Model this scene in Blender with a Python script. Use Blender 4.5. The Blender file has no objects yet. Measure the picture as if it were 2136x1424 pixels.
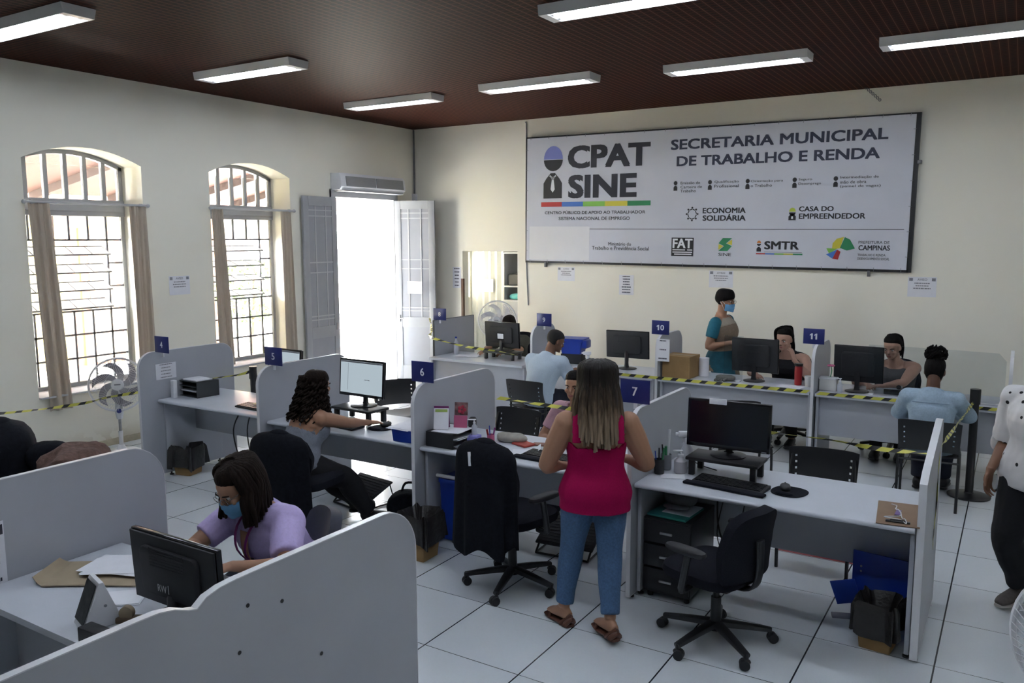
import bpy, bmesh, math, random
from math import sin, cos, pi, radians, sqrt, atan2
from mathutils import Vector as V, Matrix, noise

S = bpy.context.scene
COL = S.collection
random.seed(7)

# ------------------------------------------------------------------ camera
YAW, PITCH, ROLL, FOC = -0.5543, 0.12505, -0.00265, 1713.0
_f = V((sin(YAW) * cos(PITCH), cos(YAW) * cos(PITCH), -sin(PITCH)))
_r = V((cos(YAW), -sin(YAW), 0))
_u = _r.cross(_f)
_r2 = _r * cos(ROLL) + _u * sin(ROLL)
_u2 = _u * cos(ROLL) - _r * sin(ROLL)
cd = bpy.data.cameras.new('camera')
cd.sensor_width = 36.0
cd.lens = FOC / 2136 * 36.0
cd.clip_start = 0.05
cam = bpy.data.objects.new('camera', cd)
COL.objects.link(cam)
cam.matrix_world = Matrix(((_r2.x, _u2.x, -_f.x, 0), (_r2.y, _u2.y, -_f.y, 0), (_r2.z, _u2.z, -_f.z, 2.2486), (0, 0, 0, 1)))
S.camera = cam

# ------------------------------------------------------------------ world, sun, exposure
w = bpy.data.worlds.new('sky'); S.world = w
w.use_nodes = True
nt = w.node_tree
bg = nt.nodes['Background']
bg.inputs[0].default_value = (0.86, 0.93, 1.0, 1)
bg.inputs[1].default_value = 24.0
sl = bpy.data.lights.new('sun', 'SUN'); sl.energy = 55.0; sl.angle = radians(1.0); sl.color = (1, 0.95, 0.86)
so = bpy.data.objects.new('sun', sl); COL.objects.link(so)
so.rotation_euler = V((0.05, -0.62, -0.78)).to_track_quat('-Z', 'Y').to_euler()

S.view_settings.view_transform = 'Standard'
S.view_settings.look = 'None'
S.view_settings.gamma = 1.0
S.view_settings.use_curve_mapping = False
S.view_settings.exposure = 1.75
LAMP = 9.0            # strength of the fluorescent tubes
S.cycles.max_bounces = 7
S.cycles.diffuse_bounces = 4
S.cycles.glossy_bounces = 3
S.cycles.transmission_bounces = 5
S.cycles.transparent_max_bounces = 12
S.cycles.caustics_reflective = False
S.cycles.caustics_refractive = False
S.cycles.sample_clamp_indirect = 6.0
S.cycles.use_denoising = True

# ------------------------------------------------------------------ mesh helper
def frame_of(t, wd):
    t = V(t).normalized(); wv = V(wd) - t * V(wd).dot(t)
    if wv.length < 1e-4:
        wv = t.orthogonal()
    wv.normalize()
    return t, wv, t.cross(wv)

def cr(P, k):
    """Catmull-Rom resampling of tuples, k steps per span."""
    if k <= 1 or len(P) < 3:
        return [tuple(p) for p in P]
    out = []
    n = len(P)
    for i in range(n - 1):
        a, b, c, d = P[max(i - 1, 0)], P[i], P[i + 1], P[min(i + 2, n - 1)]
        for s in range(k):
            t = s / k
            out.append(tuple(0.5 * (2 * q + (r - p) * t + (2 * p - 5 * q + 4 * r - e) * t * t + (3 * q - p - 3 * r + e) * t ** 3)
                             for p, q, r, e in zip(a, b, c, d)))
    out.append(tuple(P[-1]))
    return out

class MB:
    def __init__(self, M=None):
        self.v = []; self.f = []; self.M = M; self.mi = []; self.cm = 0
    def add(self, vs, fs):
        n = len(self.v)
        if self.M is not None:
            vs = [self.M @ V(p) for p in vs]
        self.v += [tuple(p) for p in vs]
        self.f += [tuple(i + n for i in q) for q in fs]
        self.mi += [self.cm] * len(fs)
        return self
    def at(self, loc=(0, 0, 0), rz=0.0, rx=0.0, ry=0.0):
        self.M = Matrix.Translation(loc) @ Matrix.Rotation(rz, 4, 'Z') @ Matrix.Rotation(ry, 4, 'Y') @ Matrix.Rotation(rx, 4, 'X')
        return self
    def box(self, x0, x1, y0, y1, z0, z1, b=0.0, seg=2):
        if b <= 0:
            vs = [(x, y, z) for x in (x0, x1) for y in (y0, y1) for z in (z0, z1)]
            return self.add(vs, [(0, 1, 3, 2), (4, 6, 7, 5), (0, 4, 5, 1), (2, 3, 7, 6), (0, 2, 6, 4), (1, 5, 7, 3)])
        bm = bmesh.new()
        bmesh.ops.create_cube(bm, size=1.0)
        for q in bm.verts:
            q.co = V(((x0 + x1) / 2 + q.co.x * (x1 - x0), (y0 + y1) / 2 + q.co.y * (y1 - y0), (z0 + z1) / 2 + q.co.z * (z1 - z0)))
        bmesh.ops.bevel(bm, geom=bm.edges[:], offset=b, segments=seg, affect='EDGES', profile=0.5)
        return self.bm(bm)
    def bm(self, bm):
        bm.verts.index_update()
        self.add([tuple(q.co) for q in bm.verts], [tuple(q.index for q in f.verts) for f in bm.faces])
        bm.free()
        return self
    def prism(self, pts, axis, a0, a1, b=0.0):
        """polygon pts (2-D) extruded along axis ('x': pts are y,z; 'y': x,z; 'z': x,y)"""
        bm = bmesh.new()
        def P(p, a):
            return {'x': (a, p[0], p[1]), 'y': (p[0], a, p[1]), 'z': (p[0], p[1], a)}[axis]
        n = len(pts)
        A = [bm.verts.new(P(p, a0)) for p in pts]
        B = [bm.verts.new(P(p, a1)) for p in pts]
        bm.faces.new(A); bm.faces.new(B[::-1])
        for i in range(n):
            bm.faces.new((A[i], A[(i + 1) % n], B[(i + 1) % n], B[i]))
        bmesh.ops.recalc_face_normals(bm, faces=bm.faces[:])
        if b > 0:
            e = [x for x in bm.edges if (x.verts[0] in A) == (x.verts[1] in A)]
            bmesh.ops.bevel(bm, geom=e, offset=b, segments=2, affect='EDGES', profile=0.5)
        return self.bm(bm)
    def tube(self, pts, r, n=8, k=1, closed=False):
        """round tube through pts; r a number or one per point; k = smoothing steps per span"""
        R = r if isinstance(r, (list, tuple)) else [r] * len(pts)
        Q = [tuple(p) + (q,) for p, q in zip(pts, R)]
        if closed:
            Q = cr(Q + Q[:1], k)[:-1] if k == 1 else cr([Q[-1]] + Q + Q[:2], k)[k:-k - 1]
        else:
            Q = cr(Q, k)
        m = len(Q); vs = []; fs = []; wd = None
        for i in range(m):
            p = V(Q[i][:3]); a = V(Q[(i - 1) % m if closed else max(i - 1, 0)][:3]); b = V(Q[(i + 1) % m if closed else min(i + 1, m - 1)][:3])
            t = (b - a)
            if t.length < 1e-9: t = V((0, 0, 1))
            if wd is None:
                wd = t.orthogonal()
            t, wv, d = frame_of(t, wd); wd = wv
            for j in range(n):
                an = 2 * pi * j / n
                vs.append(p + (wv * cos(an) + d * sin(an)) * Q[i][3])
        for i in range(m if closed else m - 1):
            for j in range(n):
                a, b = i * n + j, i * n + (j + 1) % n
                c, d = ((i + 1) % m) * n + (j + 1) % n, ((i + 1) % m) * n + j
                fs.append((a, b, c, d))
        if not closed:
            fs += [tuple(range(n))[::-1], tuple(range((m - 1) * n, m * n))]
        return self.add(vs, fs)
    def loft(self, secs, wd=(1, 0, 0), n=16, k=4, sq=1.0, tang=None):
        """elliptical sections (x,y,z, half width, half depth) along a path; the width axis follows wd"""
        Q = cr([tuple(s[:5]) for s in secs], k)
        m = len(Q); vs = []; fs = []
        for i in range(m):
            p = V(Q[i][:3])
            t = V(tang) if tang else V(Q[min(i + 1, m - 1)][:3]) - V(Q[max(i - 1, 0)][:3])
            t, wv, d = frame_of(t, wd)
            for j in range(n):
                an = 2 * pi * j / n
                c, s = cos(an), sin(an)
                if sq != 1.0:
                    c = math.copysign(abs(c) ** sq, c); s = math.copysign(abs(s) ** sq, s)
                vs.append(p + wv * c * max(Q[i][3], .001) + d * s * max(Q[i][4], .001))
        for i in range(m - 1):
            for j in range(n):
                a, b = i * n + j, i * n + (j + 1) % n
                fs.append((a, b, b + n, a + n))
        fs += [tuple(range(n))[::-1], tuple(range((m - 1) * n, m * n))]
        return self.add(vs, fs)
    def lathe(self, prof, c=(0, 0, 0), n=24):
        """profile (r, z) turned about the vertical through c"""
        vs = []; fs = []; m = len(prof)
        for r, z in prof:
            for j in range(n):
                an = 2 * pi * j / n
                vs.append((c[0] + max(r, 1e-4) * cos(an), c[1] + max(r, 1e-4) * sin(an), c[2] + z))
        for i in range(m - 1):
            for j in range(n):
                a, b = i * n + j, i * n + (j + 1) % n
                fs.append((a, b, b + n, a + n))
        fs += [tuple(range(n))[::-1], tuple(range((m - 1) * n, m * n))]
        return self.add(vs, fs)
    def ell(self, c, r, e1=1.0, e2=1.0, nu=20, nv=12, jit=0.0, seed=0):
        """superellipsoid; e<1 boxy"""
        vs = []; fs = []
        pw = lambda x, e: math.copysign(abs(x) ** e, x)
        for i in range(nv + 1):
            ph = -pi / 2 + pi * i / nv
            for j in range(nu):
                th = 2 * pi * j / nu
                p = V((r[0] * pw(cos(ph), e1) * pw(cos(th), e2), r[1] * pw(cos(ph), e1) * pw(sin(th), e2), r[2] * pw(sin(ph), e1)))
                if jit:
                    p *= 1 + jit * noise.noise(V((p.x * 9 + seed, p.y * 9, p.z * 9)))
                vs.append(V(c) + p)
        for i in range(nv):
            for j in range(nu):
                a, b = i * nu + j, i * nu + (j + 1) % nu
                fs.append((a, b, b + nu, a + nu))
        return self.add(vs, fs)
    def sheet(self, nu, nv, P, th, skip=(), off=None):
        """a bent sheet P(u,v) with thickness th; faces in skip are left open"""
        pt = [[V(P(i / nu, j / nv)) for j in range(nv + 1)] for i in range(nu + 1)]
        vs = []
        for s in (0, 1):
            for i in range(nu + 1):
                for j in range(nv + 1):
                    a = pt[min(i + 1, nu)][j] - pt[max(i - 1, 0)][j]
                    b = pt[i][min(j + 1, nv)] - pt[i][max(j - 1, 0)]
                    nn = a.cross(b)
                    if nn.length > 1e-12: nn.normalize()
                    vs.append(pt[i][j] + nn * (th * (0.5 - s)))
        N = (nu + 1) * (nv + 1); I = lambda i, j: i * (nv + 1) + j
        fs = []; cnt = {}
        for i in range(nu):
            for j in range(nv):
                if (i, j) in skip: continue
                q = (I(i, j), I(i + 1, j), I(i + 1, j + 1), I(i, j + 1))
                fs.append(q); fs.append(tuple(x + N for x in q[::-1]))
                for k in range(4):
                    e = (q[k], q[(k + 1) % 4])
                    cnt[e] = 1
        for (a, b) in cnt:
            if (b, a) not in cnt:
                fs.append((b, a, a + N, b + N))
        return self.add(vs, fs)
    def mesh(self, name='m', mats=None, sharp=40):
        me = bpy.data.meshes.new(name)
        me.from_pydata(self.v, [], self.f)
        me.update()
        if mats:
            for m in mats: me.materials.append(m)
            if len(mats) > 1:
                me.polygons.foreach_set('material_index', self.mi)
        bmx = bmesh.new(); bmx.from_mesh(me)
        bmesh.ops.recalc_face_normals(bmx, faces=bmx.faces[:])
        bmx.to_mesh(me); bmx.free()
        me.polygons.foreach_set('use_smooth', [True] * len(me.polygons))
        me.set_sharp_from_angle(angle=radians(sharp))
        return me
    def build(self, name, mat, parent=None, loc=(0, 0, 0), sharp=40):
        mats = list(mat) if isinstance(mat, (list, tuple)) else [mat]
        o = bpy.data.objects.new(name, self.mesh(name, mats, sharp))
        COL.objects.link(o); o.location = loc
        if parent is not None: o.parent = parent
        return o

def tag(o, label, cat, group=None, kind=None):
    o['label'] = label; o['category'] = cat
    if group: o['group'] = group
    if kind: o['kind'] = kind
    return o
def thing(name, label, cat, loc=(0, 0, 0), rz=0.0, group=None):
    o = bpy.data.objects.new(name, None); o.empty_display_size = 0.1
    COL.objects.link(o); o.location = loc; o.rotation_euler = (0, 0, rz)
    return tag(o, label, cat, group)
def struct(mb, name, mat, label=''):
    o = mb.build(name, mat); o['kind'] = 'structure'
    if label: o['label'] = label
    return o
def dup(root, loc, rz=None, label=None, group=None):
    r = root.copy(); COL.objects.link(r); r.location = loc
    if rz is not None: r.rotation_euler = (0, 0, rz)
    if label: r['label'] = label
    if group: r['group'] = group
    for ch in root.children:
        c = ch.copy(); COL.objects.link(c); c.parent = r
        for g in ch.children:
            d = g.copy(); COL.objects.link(d); d.parent = c
    return r

_tc = {}
def glyphs(txt, bold=0.0):
    """flat mesh of a string, normalised to its bounding box"""
    key = (txt, bold)
    if key not in _tc:
        cu = bpy.data.curves.new('t', 'FONT'); cu.body = txt; cu.size = 1.0; cu.offset = bold; cu.resolution_u = 3
        cu.fill_mode = 'FRONT'
        o = bpy.data.objects.new('t', cu); COL.objects.link(o)
        dg = bpy.context.evaluated_depsgraph_get()
        me = bpy.data.meshes.new_from_object(o.evaluated_get(dg))
        vs = [tuple(q.co) for q in me.vertices]; fs = [tuple(p.vertices) for p in me.polygons]
        bpy.data.objects.remove(o); bpy.data.curves.remove(cu); bpy.data.meshes.remove(me)
        x0 = min(p[0] for p in vs); x1 = max(p[0] for p in vs); y0 = min(p[1] for p in vs); y1 = max(p[1] for p in vs)
        _tc[key] = ([((p[0] - x0) / (x1 - x0), (p[1] - y0) / (y1 - y0)) for p in vs], fs)
    return _tc[key]
def text(mb, txt, o, ux, uy, x0, x1, y0, y1, bold=0.0):
    """print txt into the rectangle x0..x1, y0..y1 of the plane o + x*ux + y*uy"""
    vs, fs = glyphs(txt)
    o, ux, uy = V(o), V(ux), V(uy)
    h = (y1 - y0) * bold * 1.1
    nz = ux.cross(uy)
    for i, (dx, dy) in enumerate(((0, 0),) if not bold else ((-h, -h * .6), (h, -h * .6), (-h, h * .6), (h, h * .6))):
        mb.add([o + nz * (.0003 * i) + ux * (x0 + h + (x1 - x0 - 2 * h) * a + dx) + uy * (y0 + h * .6 + (y1 - y0 - 1.2 * h) * b + dy) for a, b in vs], fs)
def flat(mb, poly, o, ux, uy):
    o, ux, uy = V(o), V(ux), V(uy)
    mb.add([o + ux * a + uy * b for a, b in poly], [tuple(range(len(poly)))])

# ------------------------------------------------------------------ materials
def mat(name, col, rough=0.5, metal=0.0, spec=0.5, ns=0.0, na=0.0, bs=0.0, ba=0.0, trans=0.0, alpha=1.0, emit=None, es=0.0, sheen=0.0, stretch=None, coat=0.0):
    m = bpy.data.materials.new(name); m.use_nodes = True
    t = m.node_tree; p = t.nodes['Principled BSDF']
    p.inputs['Base Color'].default_value = (*col, 1)
    p.inputs['Roughness'].default_value = rough
    p.inputs['Metallic'].default_value = metal
    p.inputs['Specular IOR Level'].default_value = spec
    if coat: p.inputs['Coat Weight'].default_value = coat
    if sheen: p.inputs['Sheen Weight'].default_value = sheen
    if trans: p.inputs['Transmission Weight'].default_value = trans
    if alpha < 1: p.inputs['Alpha'].default_value = alpha
    if emit:
        p.inputs['Emission Color'].default_value = (*emit, 1); p.inputs['Emission Strength'].default_value = es
    if ns or bs:
        tc = t.nodes.new('ShaderNodeTexCoord'); mp = t.nodes.new('ShaderNodeMapping')
        t.links.new(tc.outputs['Object'], mp.inputs[0])
        if stretch: mp.inputs['Scale'].default_value = stretch
    if ns:
        nz = t.nodes.new('ShaderNodeTexNoise'); nz.inputs['Scale'].default_value = ns; nz.inputs['Detail'].default_value = 5
        t.links.new(mp.outputs[0], nz.inputs['Vector'])
        rp = t.nodes.new('ShaderNodeMapRange')
        rp.inputs[1].default_value = 0.3; rp.inputs[2].default_value = 0.7
        rp.inputs[3].default_value = 1 - na; rp.inputs[4].default_value = 1 + na * 0.6
        t.links.new(nz.outputs[0], rp.inputs[0])
        mx = t.nodes.new('ShaderNodeMix'); mx.data_type = 'RGBA'; mx.blend_type = 'MULTIPLY'; mx.inputs[0].default_value = 1
        mx.inputs[6].default_value = (*col, 1)
        t.links.new(rp.outputs[0], mx.inputs[7]); t.links.new(mx.outputs[2], p.inputs['Base Color'])
    if bs:
        n2 = t.nodes.new('ShaderNodeTexNoise'); n2.inputs['Scale'].default_value = bs; n2.inputs['Detail'].default_value = 4
        t.links.new(mp.outputs[0], n2.inputs['Vector'])
        bp = t.nodes.new('ShaderNodeBump'); bp.inputs['Strength'].default_value = ba; bp.inputs['Distance'].default_value = 0.01
        t.links.new(n2.outputs[0], bp.inputs['Height']); t.links.new(bp.outputs[0], p.inputs['Normal'])
    return m

def wired(name):
    m = bpy.data.materials.new(name); m.use_nodes = True
    t = m.node_tree; p = t.nodes['Principled BSDF']
    def N(kind, **kw):
        n = t.nodes.new('ShaderNode' + kind)
        for k, v in kw.items(): setattr(n, k, v)
        return n
    def Mth(op, a, b=None, c=None):
        n = N('Math', operation=op)
        for i, x in enumerate((a, b, c)):
            if x is None: continue
            if isinstance(x, (int, float)): n.inputs[i].default_value = x
            else: t.links.new(x, n.inputs[i])
        return n.outputs[0]
    def Mix(f, a, b, blend='MIX'):
        n = N('Mix', data_type='RGBA', blend_type=blend)
        for i, x in ((0, f), (6, a), (7, b)):
            if isinstance(x, (int, float)): n.inputs[i].default_value = x
            elif isinstance(x, tuple): n.inputs[i].default_value = (*x, 1)
            else: t.links.new(x, n.inputs[i])
        return n.outputs[2]
    return m, t, p, N, Mth, Mix

def floor_mat():
    m, t, p, N, Mth, Mix = wired('raised_floor_tile')
    g = N('NewGeometry'); sx = N('SeparateXYZ'); t.links.new(g.outputs['Position'], sx.inputs[0])
    T = 0.61
    def line(o, off, wd):
        f = Mth('FRACT', Mth('DIVIDE', Mth('SUBTRACT', o, off - 100 * T - T / 2), T))
        return Mth('LESS_THAN', Mth('ABSOLUTE', Mth('SUBTRACT', f, 0.5)), wd / T)
    lx = line(sx.outputs[0], -2.7004, 0.0042); ly = line(sx.outputs[1], 4.0389, 0.0022)
    ln = Mth('MAXIMUM', lx, ly)
    nz = N('TexNoise'); nz.inputs['Scale'].default_value = 1.3; nz.inputs['Detail'].default_value = 2
    t.links.new(g.outputs['Position'], nz.inputs['Vector'])
    # one tone per tile
    cb = N('CombineXYZ')
    t.links.new(Mth('FLOOR', Mth('DIVIDE', Mth('SUBTRACT', sx.outputs[0], -2.7004), T)), cb.inputs[0])
    t.links.new(Mth('FLOOR', Mth('DIVIDE', Mth('SUBTRACT', sx.outputs[1], 4.0389), T)), cb.inputs[1])
    wn = N('TexWhiteNoise'); t.links.new(cb.outputs[0], wn.inputs['Vector'])
    b = Mix(Mth('MULTIPLY', wn.outputs[0], 0.35), Mix(nz.outputs[0], (0.60, 0.645, 0.69), (0.69, 0.735, 0.775)), (0.60, 0.64, 0.68))
    c = Mix(ln, b, (0.012, 0.015, 0.03))
    t.links.new(c, p.inputs['Base Color'])
    p.inputs['Roughness'].default_value = 0.27
    p.inputs['Specular IOR Level'].default_value = 0.5
    return m

def ceiling_mat():
    m, t, p, N, Mth, Mix = wired('perforated_ceiling_board')
    g = N('NewGeometry'); sx = N('SeparateXYZ'); t.links.new(g.outputs['Position'], sx.inputs[0])
    T = 0.07
    fx = Mth('SUBTRACT', Mth('FRACT', Mth('DIVIDE', Mth('ADD', sx.outputs[0], 50), T)), 0.5)
    fy = Mth('SUBTRACT', Mth('FRACT', Mth('DIVIDE', Mth('ADD', sx.outputs[1], 50), T)), 0.5)
    d = Mth('SQRT', Mth('ADD', Mth('MULTIPLY', fx, fx), Mth('MULTIPLY', fy, fy)))
    hole = Mth('LESS_THAN', d, 0.33)
    seam = Mth('GREATER_THAN', Mth('ABSOLUTE', fx), 0.46)
    nz = N('TexNoise'); nz.inputs['Scale'].default_value = 0.7; nz.inputs['Detail'].default_value = 4
    t.links.new(g.outputs['Position'], nz.inputs['Vector'])
    base = Mix(nz.outputs[0], (0.026, 0.0072, 0.0040), (0.043, 0.0125, 0.007))
    c = Mix(Mth('MULTIPLY', hole, 0.85), base, (0.010, 0.004, 0.003))
    c = Mix(Mth('MULTIPLY', seam, 0.6), c, (0.16, 0.075, 0.055))
    t.links.new(c, p.inputs['Base Color'])
    p.inputs['Roughness'].default_value = 0.6
    p.inputs['Specular IOR Level'].default_value = 0.03
    bp = N('Bump'); bp.inputs['Strength'].default_value = 0.7; bp.inputs['Distance'].default_value = 0.02
    t.links.new(Mth('SUBTRACT', 1, hole), bp.inputs['Height']); t.links.new(bp.outputs[0], p.inputs['Normal'])
    return m

def wall_mat():
    m, t, p, N, Mth, Mix = wired('cream_wall_paint')
    g = N('NewGeometry'); sx = N('SeparateXYZ'); t.links.new(g.outputs['Position'], sx.inputs[0])
    nz = N('TexNoise'); nz.inputs['Scale'].default_value = 0.9; nz.inputs['Detail'].default_value = 7
    t.links.new(g.outputs['Position'], nz.inputs['Vector'])
    c = Mix(nz.outputs[0], (0.80, 0.775, 0.675), (0.86, 0.835, 0.74))
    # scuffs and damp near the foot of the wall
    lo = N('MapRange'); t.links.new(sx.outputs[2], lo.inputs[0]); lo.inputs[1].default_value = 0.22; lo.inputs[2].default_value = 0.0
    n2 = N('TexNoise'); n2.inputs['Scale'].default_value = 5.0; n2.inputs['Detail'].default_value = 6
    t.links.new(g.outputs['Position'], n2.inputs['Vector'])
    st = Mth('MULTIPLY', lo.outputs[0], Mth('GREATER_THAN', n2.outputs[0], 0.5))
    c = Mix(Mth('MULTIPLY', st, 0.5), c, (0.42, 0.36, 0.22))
    t.links.new(c, p.inputs['Base Color'])
    p.inputs['Roughness'].default_value = 0.55
    bp = N('Bump'); bp.inputs['Strength'].default_value = 0.12; bp.inputs['Distance'].default_value = 0.01
    t.links.new(n2.outputs[0], bp.inputs['Height']); t.links.new(bp.outputs[0], p.inputs['Normal'])
    return m

def ramp_mat(name, stops, z0, z1, rough=0.5, ns=60):
    """colour along object z from z0 to z1 (hair that is dyed towards the tips)"""
    m, t, p, N, Mth, Mix = wired(name)
    g = N('NewGeometry'); sx = N('SeparateXYZ'); t.links.new(g.outputs['Position'], sx.inputs[0])
    mr = N('MapRange'); t.links.new(sx.outputs[2], mr.inputs[0]); mr.inputs[1].default_value = z0; mr.inputs[2].default_value = z1
    nz = N('TexNoise'); nz.inputs['Scale'].default_value = ns
    mp = N('Mapping'); mp.inputs['Scale'].default_value = (1, 1, 0.08)
    t.links.new(g.outputs['Position'], mp.inputs[0]); t.links.new(mp.outputs[0], nz.inputs['Vector'])
    rp = N('ValToRGB'); e = rp.color_ramp.elements
    e[0].position, e[0].color = stops[0][0], (*stops[0][1], 1)
    e[1].position, e[1].color = stops[-1][0], (*stops[-1][1], 1)
    for q, c in stops[1:-1]:
        x = e.new(q); x.color = (*c, 1)
    t.links.new(Mth('ADD', mr.outputs[0], Mth('MULTIPLY', Mth('SUBTRACT', nz.outputs[0], 0.5), 0.5)), rp.inputs[0])
    t.links.new(rp.outputs[0], p.inputs['Base Color']); p.inputs['Roughness'].default_value = rough; p.inputs['Specular IOR Level'].default_value = 0.2
    b2 = N('Bump'); b2.inputs['Strength'].default_value = .5; b2.inputs['Distance'].default_value = .01
    t.links.new(nz.outputs[0], b2.inputs['Height']); t.links.new(b2.outputs[0], p.inputs['Normal'])
    return m

def pane_mat(name, tint=(1, 1, 1), gloss=0.06):
    """clear sheet: mostly lets light through, a little mirror"""
    m = bpy.data.materials.new(name); m.use_nodes = True
    t = m.node_tree; t.nodes.remove(t.nodes['Principled BSDF']); out = t.nodes['Material Output']
    a = t.nodes.new('ShaderNodeBsdfTransparent'); a.inputs[0].default_value = (*tint, 1)
    b = t.nodes.new('ShaderNodeBsdfGlossy'); b.inputs['Roughness'].default_value = 0.03
    f = t.nodes.new('ShaderNodeFresnel'); f.inputs[0].default_value = 1.35
    x = t.nodes.new('ShaderNodeMixShader')
    t.links.new(f.outputs[0], x.inputs[0]); t.links.new(a.outputs[0], x.inputs[1]); t.links.new(b.outputs[0], x.inputs[2])
    t.links.new(x.outputs[0], out.inputs[0])
    return m

def curtain_mat():
    m, t, p, N, Mth, Mix = wired('beige_curtain_cloth')
    p.inputs['Base Color'].default_value = (0.52, 0.46, 0.38, 1); p.inputs['Roughness'].default_value = 0.9
    tr = N('BsdfTranslucent'); tr.inputs[0].default_value = (0.55, 0.42, 0.30, 1)
    x = N('MixShader'); x.inputs[0].default_value = 0.16
    out = t.nodes['Material Output']
    t.links.new(p.outputs[0], x.inputs[1]); t.links.new(tr.outputs[0], x.inputs[2]); t.links.new(x.outputs[0], out.inputs[0])
    return m

FLOOR, CEIL, WALL = floor_mat(), ceiling_mat(), wall_mat()
TAPEY = mat('yellow_tape', (0.60, 0.58, 0.10), 0.35, ns=9, na=0.06)
TAPEK = mat('black_tape', (0.02, 0.02, 0.02), 0.35, ns=9, na=0.06)
def frost_mat():
    m, t, p, N, Mth, Mix = wired('frosted_glass')
    p.inputs['Base Color'].default_value = (.75, .77, .78, 1); p.inputs['Roughness'].default_value = .3
    tr = N('BsdfTranslucent'); tr.inputs[0].default_value = (.8, .82, .83, 1)
    cl = N('BsdfTransparent'); cl.inputs[0].default_value = (.9, .9, .9, 1)
    x = N('MixShader'); x.inputs[0].default_value = .55; y = N('MixShader'); y.inputs[0].default_value = .35
    t.links.new(p.outputs[0], x.inputs[1]); t.links.new(tr.outputs[0], x.inputs[2]); t.links.new(x.outputs[0], y.inputs[1]); t.links.new(cl.outputs[0], y.inputs[2])
    t.links.new(y.outputs[0], t.nodes['Material Output'].inputs[0])
    return m
FROST = frost_mat()
PANE, CURT = pane_mat('window_glass'), curtain_mat()
ACRY = pane_mat('acrylic_screen', (0.90, 0.92, 0.93))
BOTTLE = mat('cloudy_plastic', (0.55, 0.57, 0.62), 0.3, ns=9, na=0.05)
PANEL = mat('grey_laminate', (0.40, 0.42, 0.465), 0.42, ns=3, na=0.04)
PANELEDGE = mat('pale_edge_banding', (0.66, 0.67, 0.70), 0.35, ns=8, na=0.05)
WOODEDGE = mat('black_edge_banding', (0.015, 0.015, 0.017), 0.4, ns=8, na=0.1)
DESK = mat('pale_desk_laminate', (0.56, 0.59, 0.65), 0.28, ns=4, na=0.04)
BLACK = mat('black_plastic', (0.011, 0.0115, 0.014), 0.38, ns=30, na=0.1)
BLACKM = mat('matt_black_plastic', (0.016, 0.0165, 0.02), 0.6, ns=30, na=0.1)
FAB = mat('black_upholstery', (0.009, 0.010, 0.016), 0.95, ns=200, na=0.25, bs=250, ba=0.3, spec=0.2)
JACK = mat('black_cloth', (0.007, 0.008, 0.012), 0.95, ns=40, na=0.3, bs=30, ba=0.3, spec=0.15)
STEEL = mat('brushed_steel', (0.45, 0.45, 0.47), 0.3, metal=1, ns=40, na=0.1)
GLOSS = mat('glossy_black_bezel', (0.006, 0.006, 0.008), 0.16, ns=20, na=0.05)
SCROFF = mat('dark_screen', (0.003, 0.004, 0.009), 0.22, ns=5, na=0.05)
SCRON = mat('lit_screen', (0.02, 0.02, 0.02), 0.3, emit=(0.60, 0.72, 0.80), es=0.20, ns=2, na=0.05)
WHITE = mat('white_plastic', (0.72, 0.73, 0.76), 0.4, ns=12, na=0.03)
ENAMEL = mat('white_enamel', (0.70, 0.70, 0.68), 0.35, ns=12, na=0.04)
PAPER = mat('white_paper', (0.74, 0.75, 0.80), 0.8, ns=15, na=0.03)
INK = mat('dark_ink', (0.02, 0.022, 0.04), 0.7, ns=15, na=0.05)
INKG = mat('grey_ink', (0.22, 0.23, 0.26), 0.7, ns=15, na=0.05)
SIGN = mat('blue_sign_board', (0.014, 0.022, 0.15), 0.35, ns=6, na=0.1)
SIGNW = mat('white_sign_lettering', (0.75, 0.77, 0.82), 0.5, ns=6, na=0.03)
BLUE = mat('blue_plastic', (0.010, 0.045, 0.36), 0.4, ns=6, na=0.1)
CARD = mat('cardboard', (0.32, 0.20, 0.085), 0.85, ns=9, na=0.12)
KRAFT = mat('kraft_paper', (0.36, 0.29, 0.20), 0.85, ns=9, na=0.08)
BAG = mat('black_bin_liner', (0.014, 0.012, 0.012), 0.36, ns=14, na=0.3, bs=22, ba=0.7)
GREYW = mat('grey_painted_wood', (0.33, 0.34, 0.36), 0.5, ns=5, na=0.06)
GREYWL = mat('pale_grey_painted_wood', (0.46, 0.47, 0.49), 0.5, ns=5, na=0.06)
IRON = mat('grey_painted_iron', (0.16, 0.16, 0.17), 0.5, ns=20, na=0.1)
RED = mat('red_plastic', (0.30, 0.012, 0.015), 0.35, ns=9, na=0.1)
TEAL = mat('teal_folder', (0.03, 0.24, 0.22), 0.5, ns=6, na=0.08)
PINKP = mat('pink_card', (0.55, 0.12, 0.24), 0.6, ns=6, na=0.1)
PURP = mat('purple_card', (0.20, 0.02, 0.16), 0.6, ns=6, na=0.1)
GREEN = mat('green_plastic', (0.03, 0.22, 0.09), 0.4, ns=6, na=0.1)
MASKM = mat('blue_mask_cloth', (0.13, 0.34, 0.58), 0.85, ns=40, na=0.06)
# ------------------------------------------------------------------ setting
XL, YB, ZC = -8.41, 10.60, 3.97
struct(MB().box(-8.6, 3.4, -3.2, 14.2, -0.12, 0.0), 'floor', FLOOR)
struct(MB().box(-8.9, 3.4, -3.2, 14.2, ZC, ZC + 0.18), 'ceiling', CEIL)

def arch(y0, y1, zs, rise, n=14):
    return [(y0 + (y1 - y0) * i / n, zs + rise * (1 - (2 * i / n - 1) ** 2)) for i in range(n + 1)]

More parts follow.
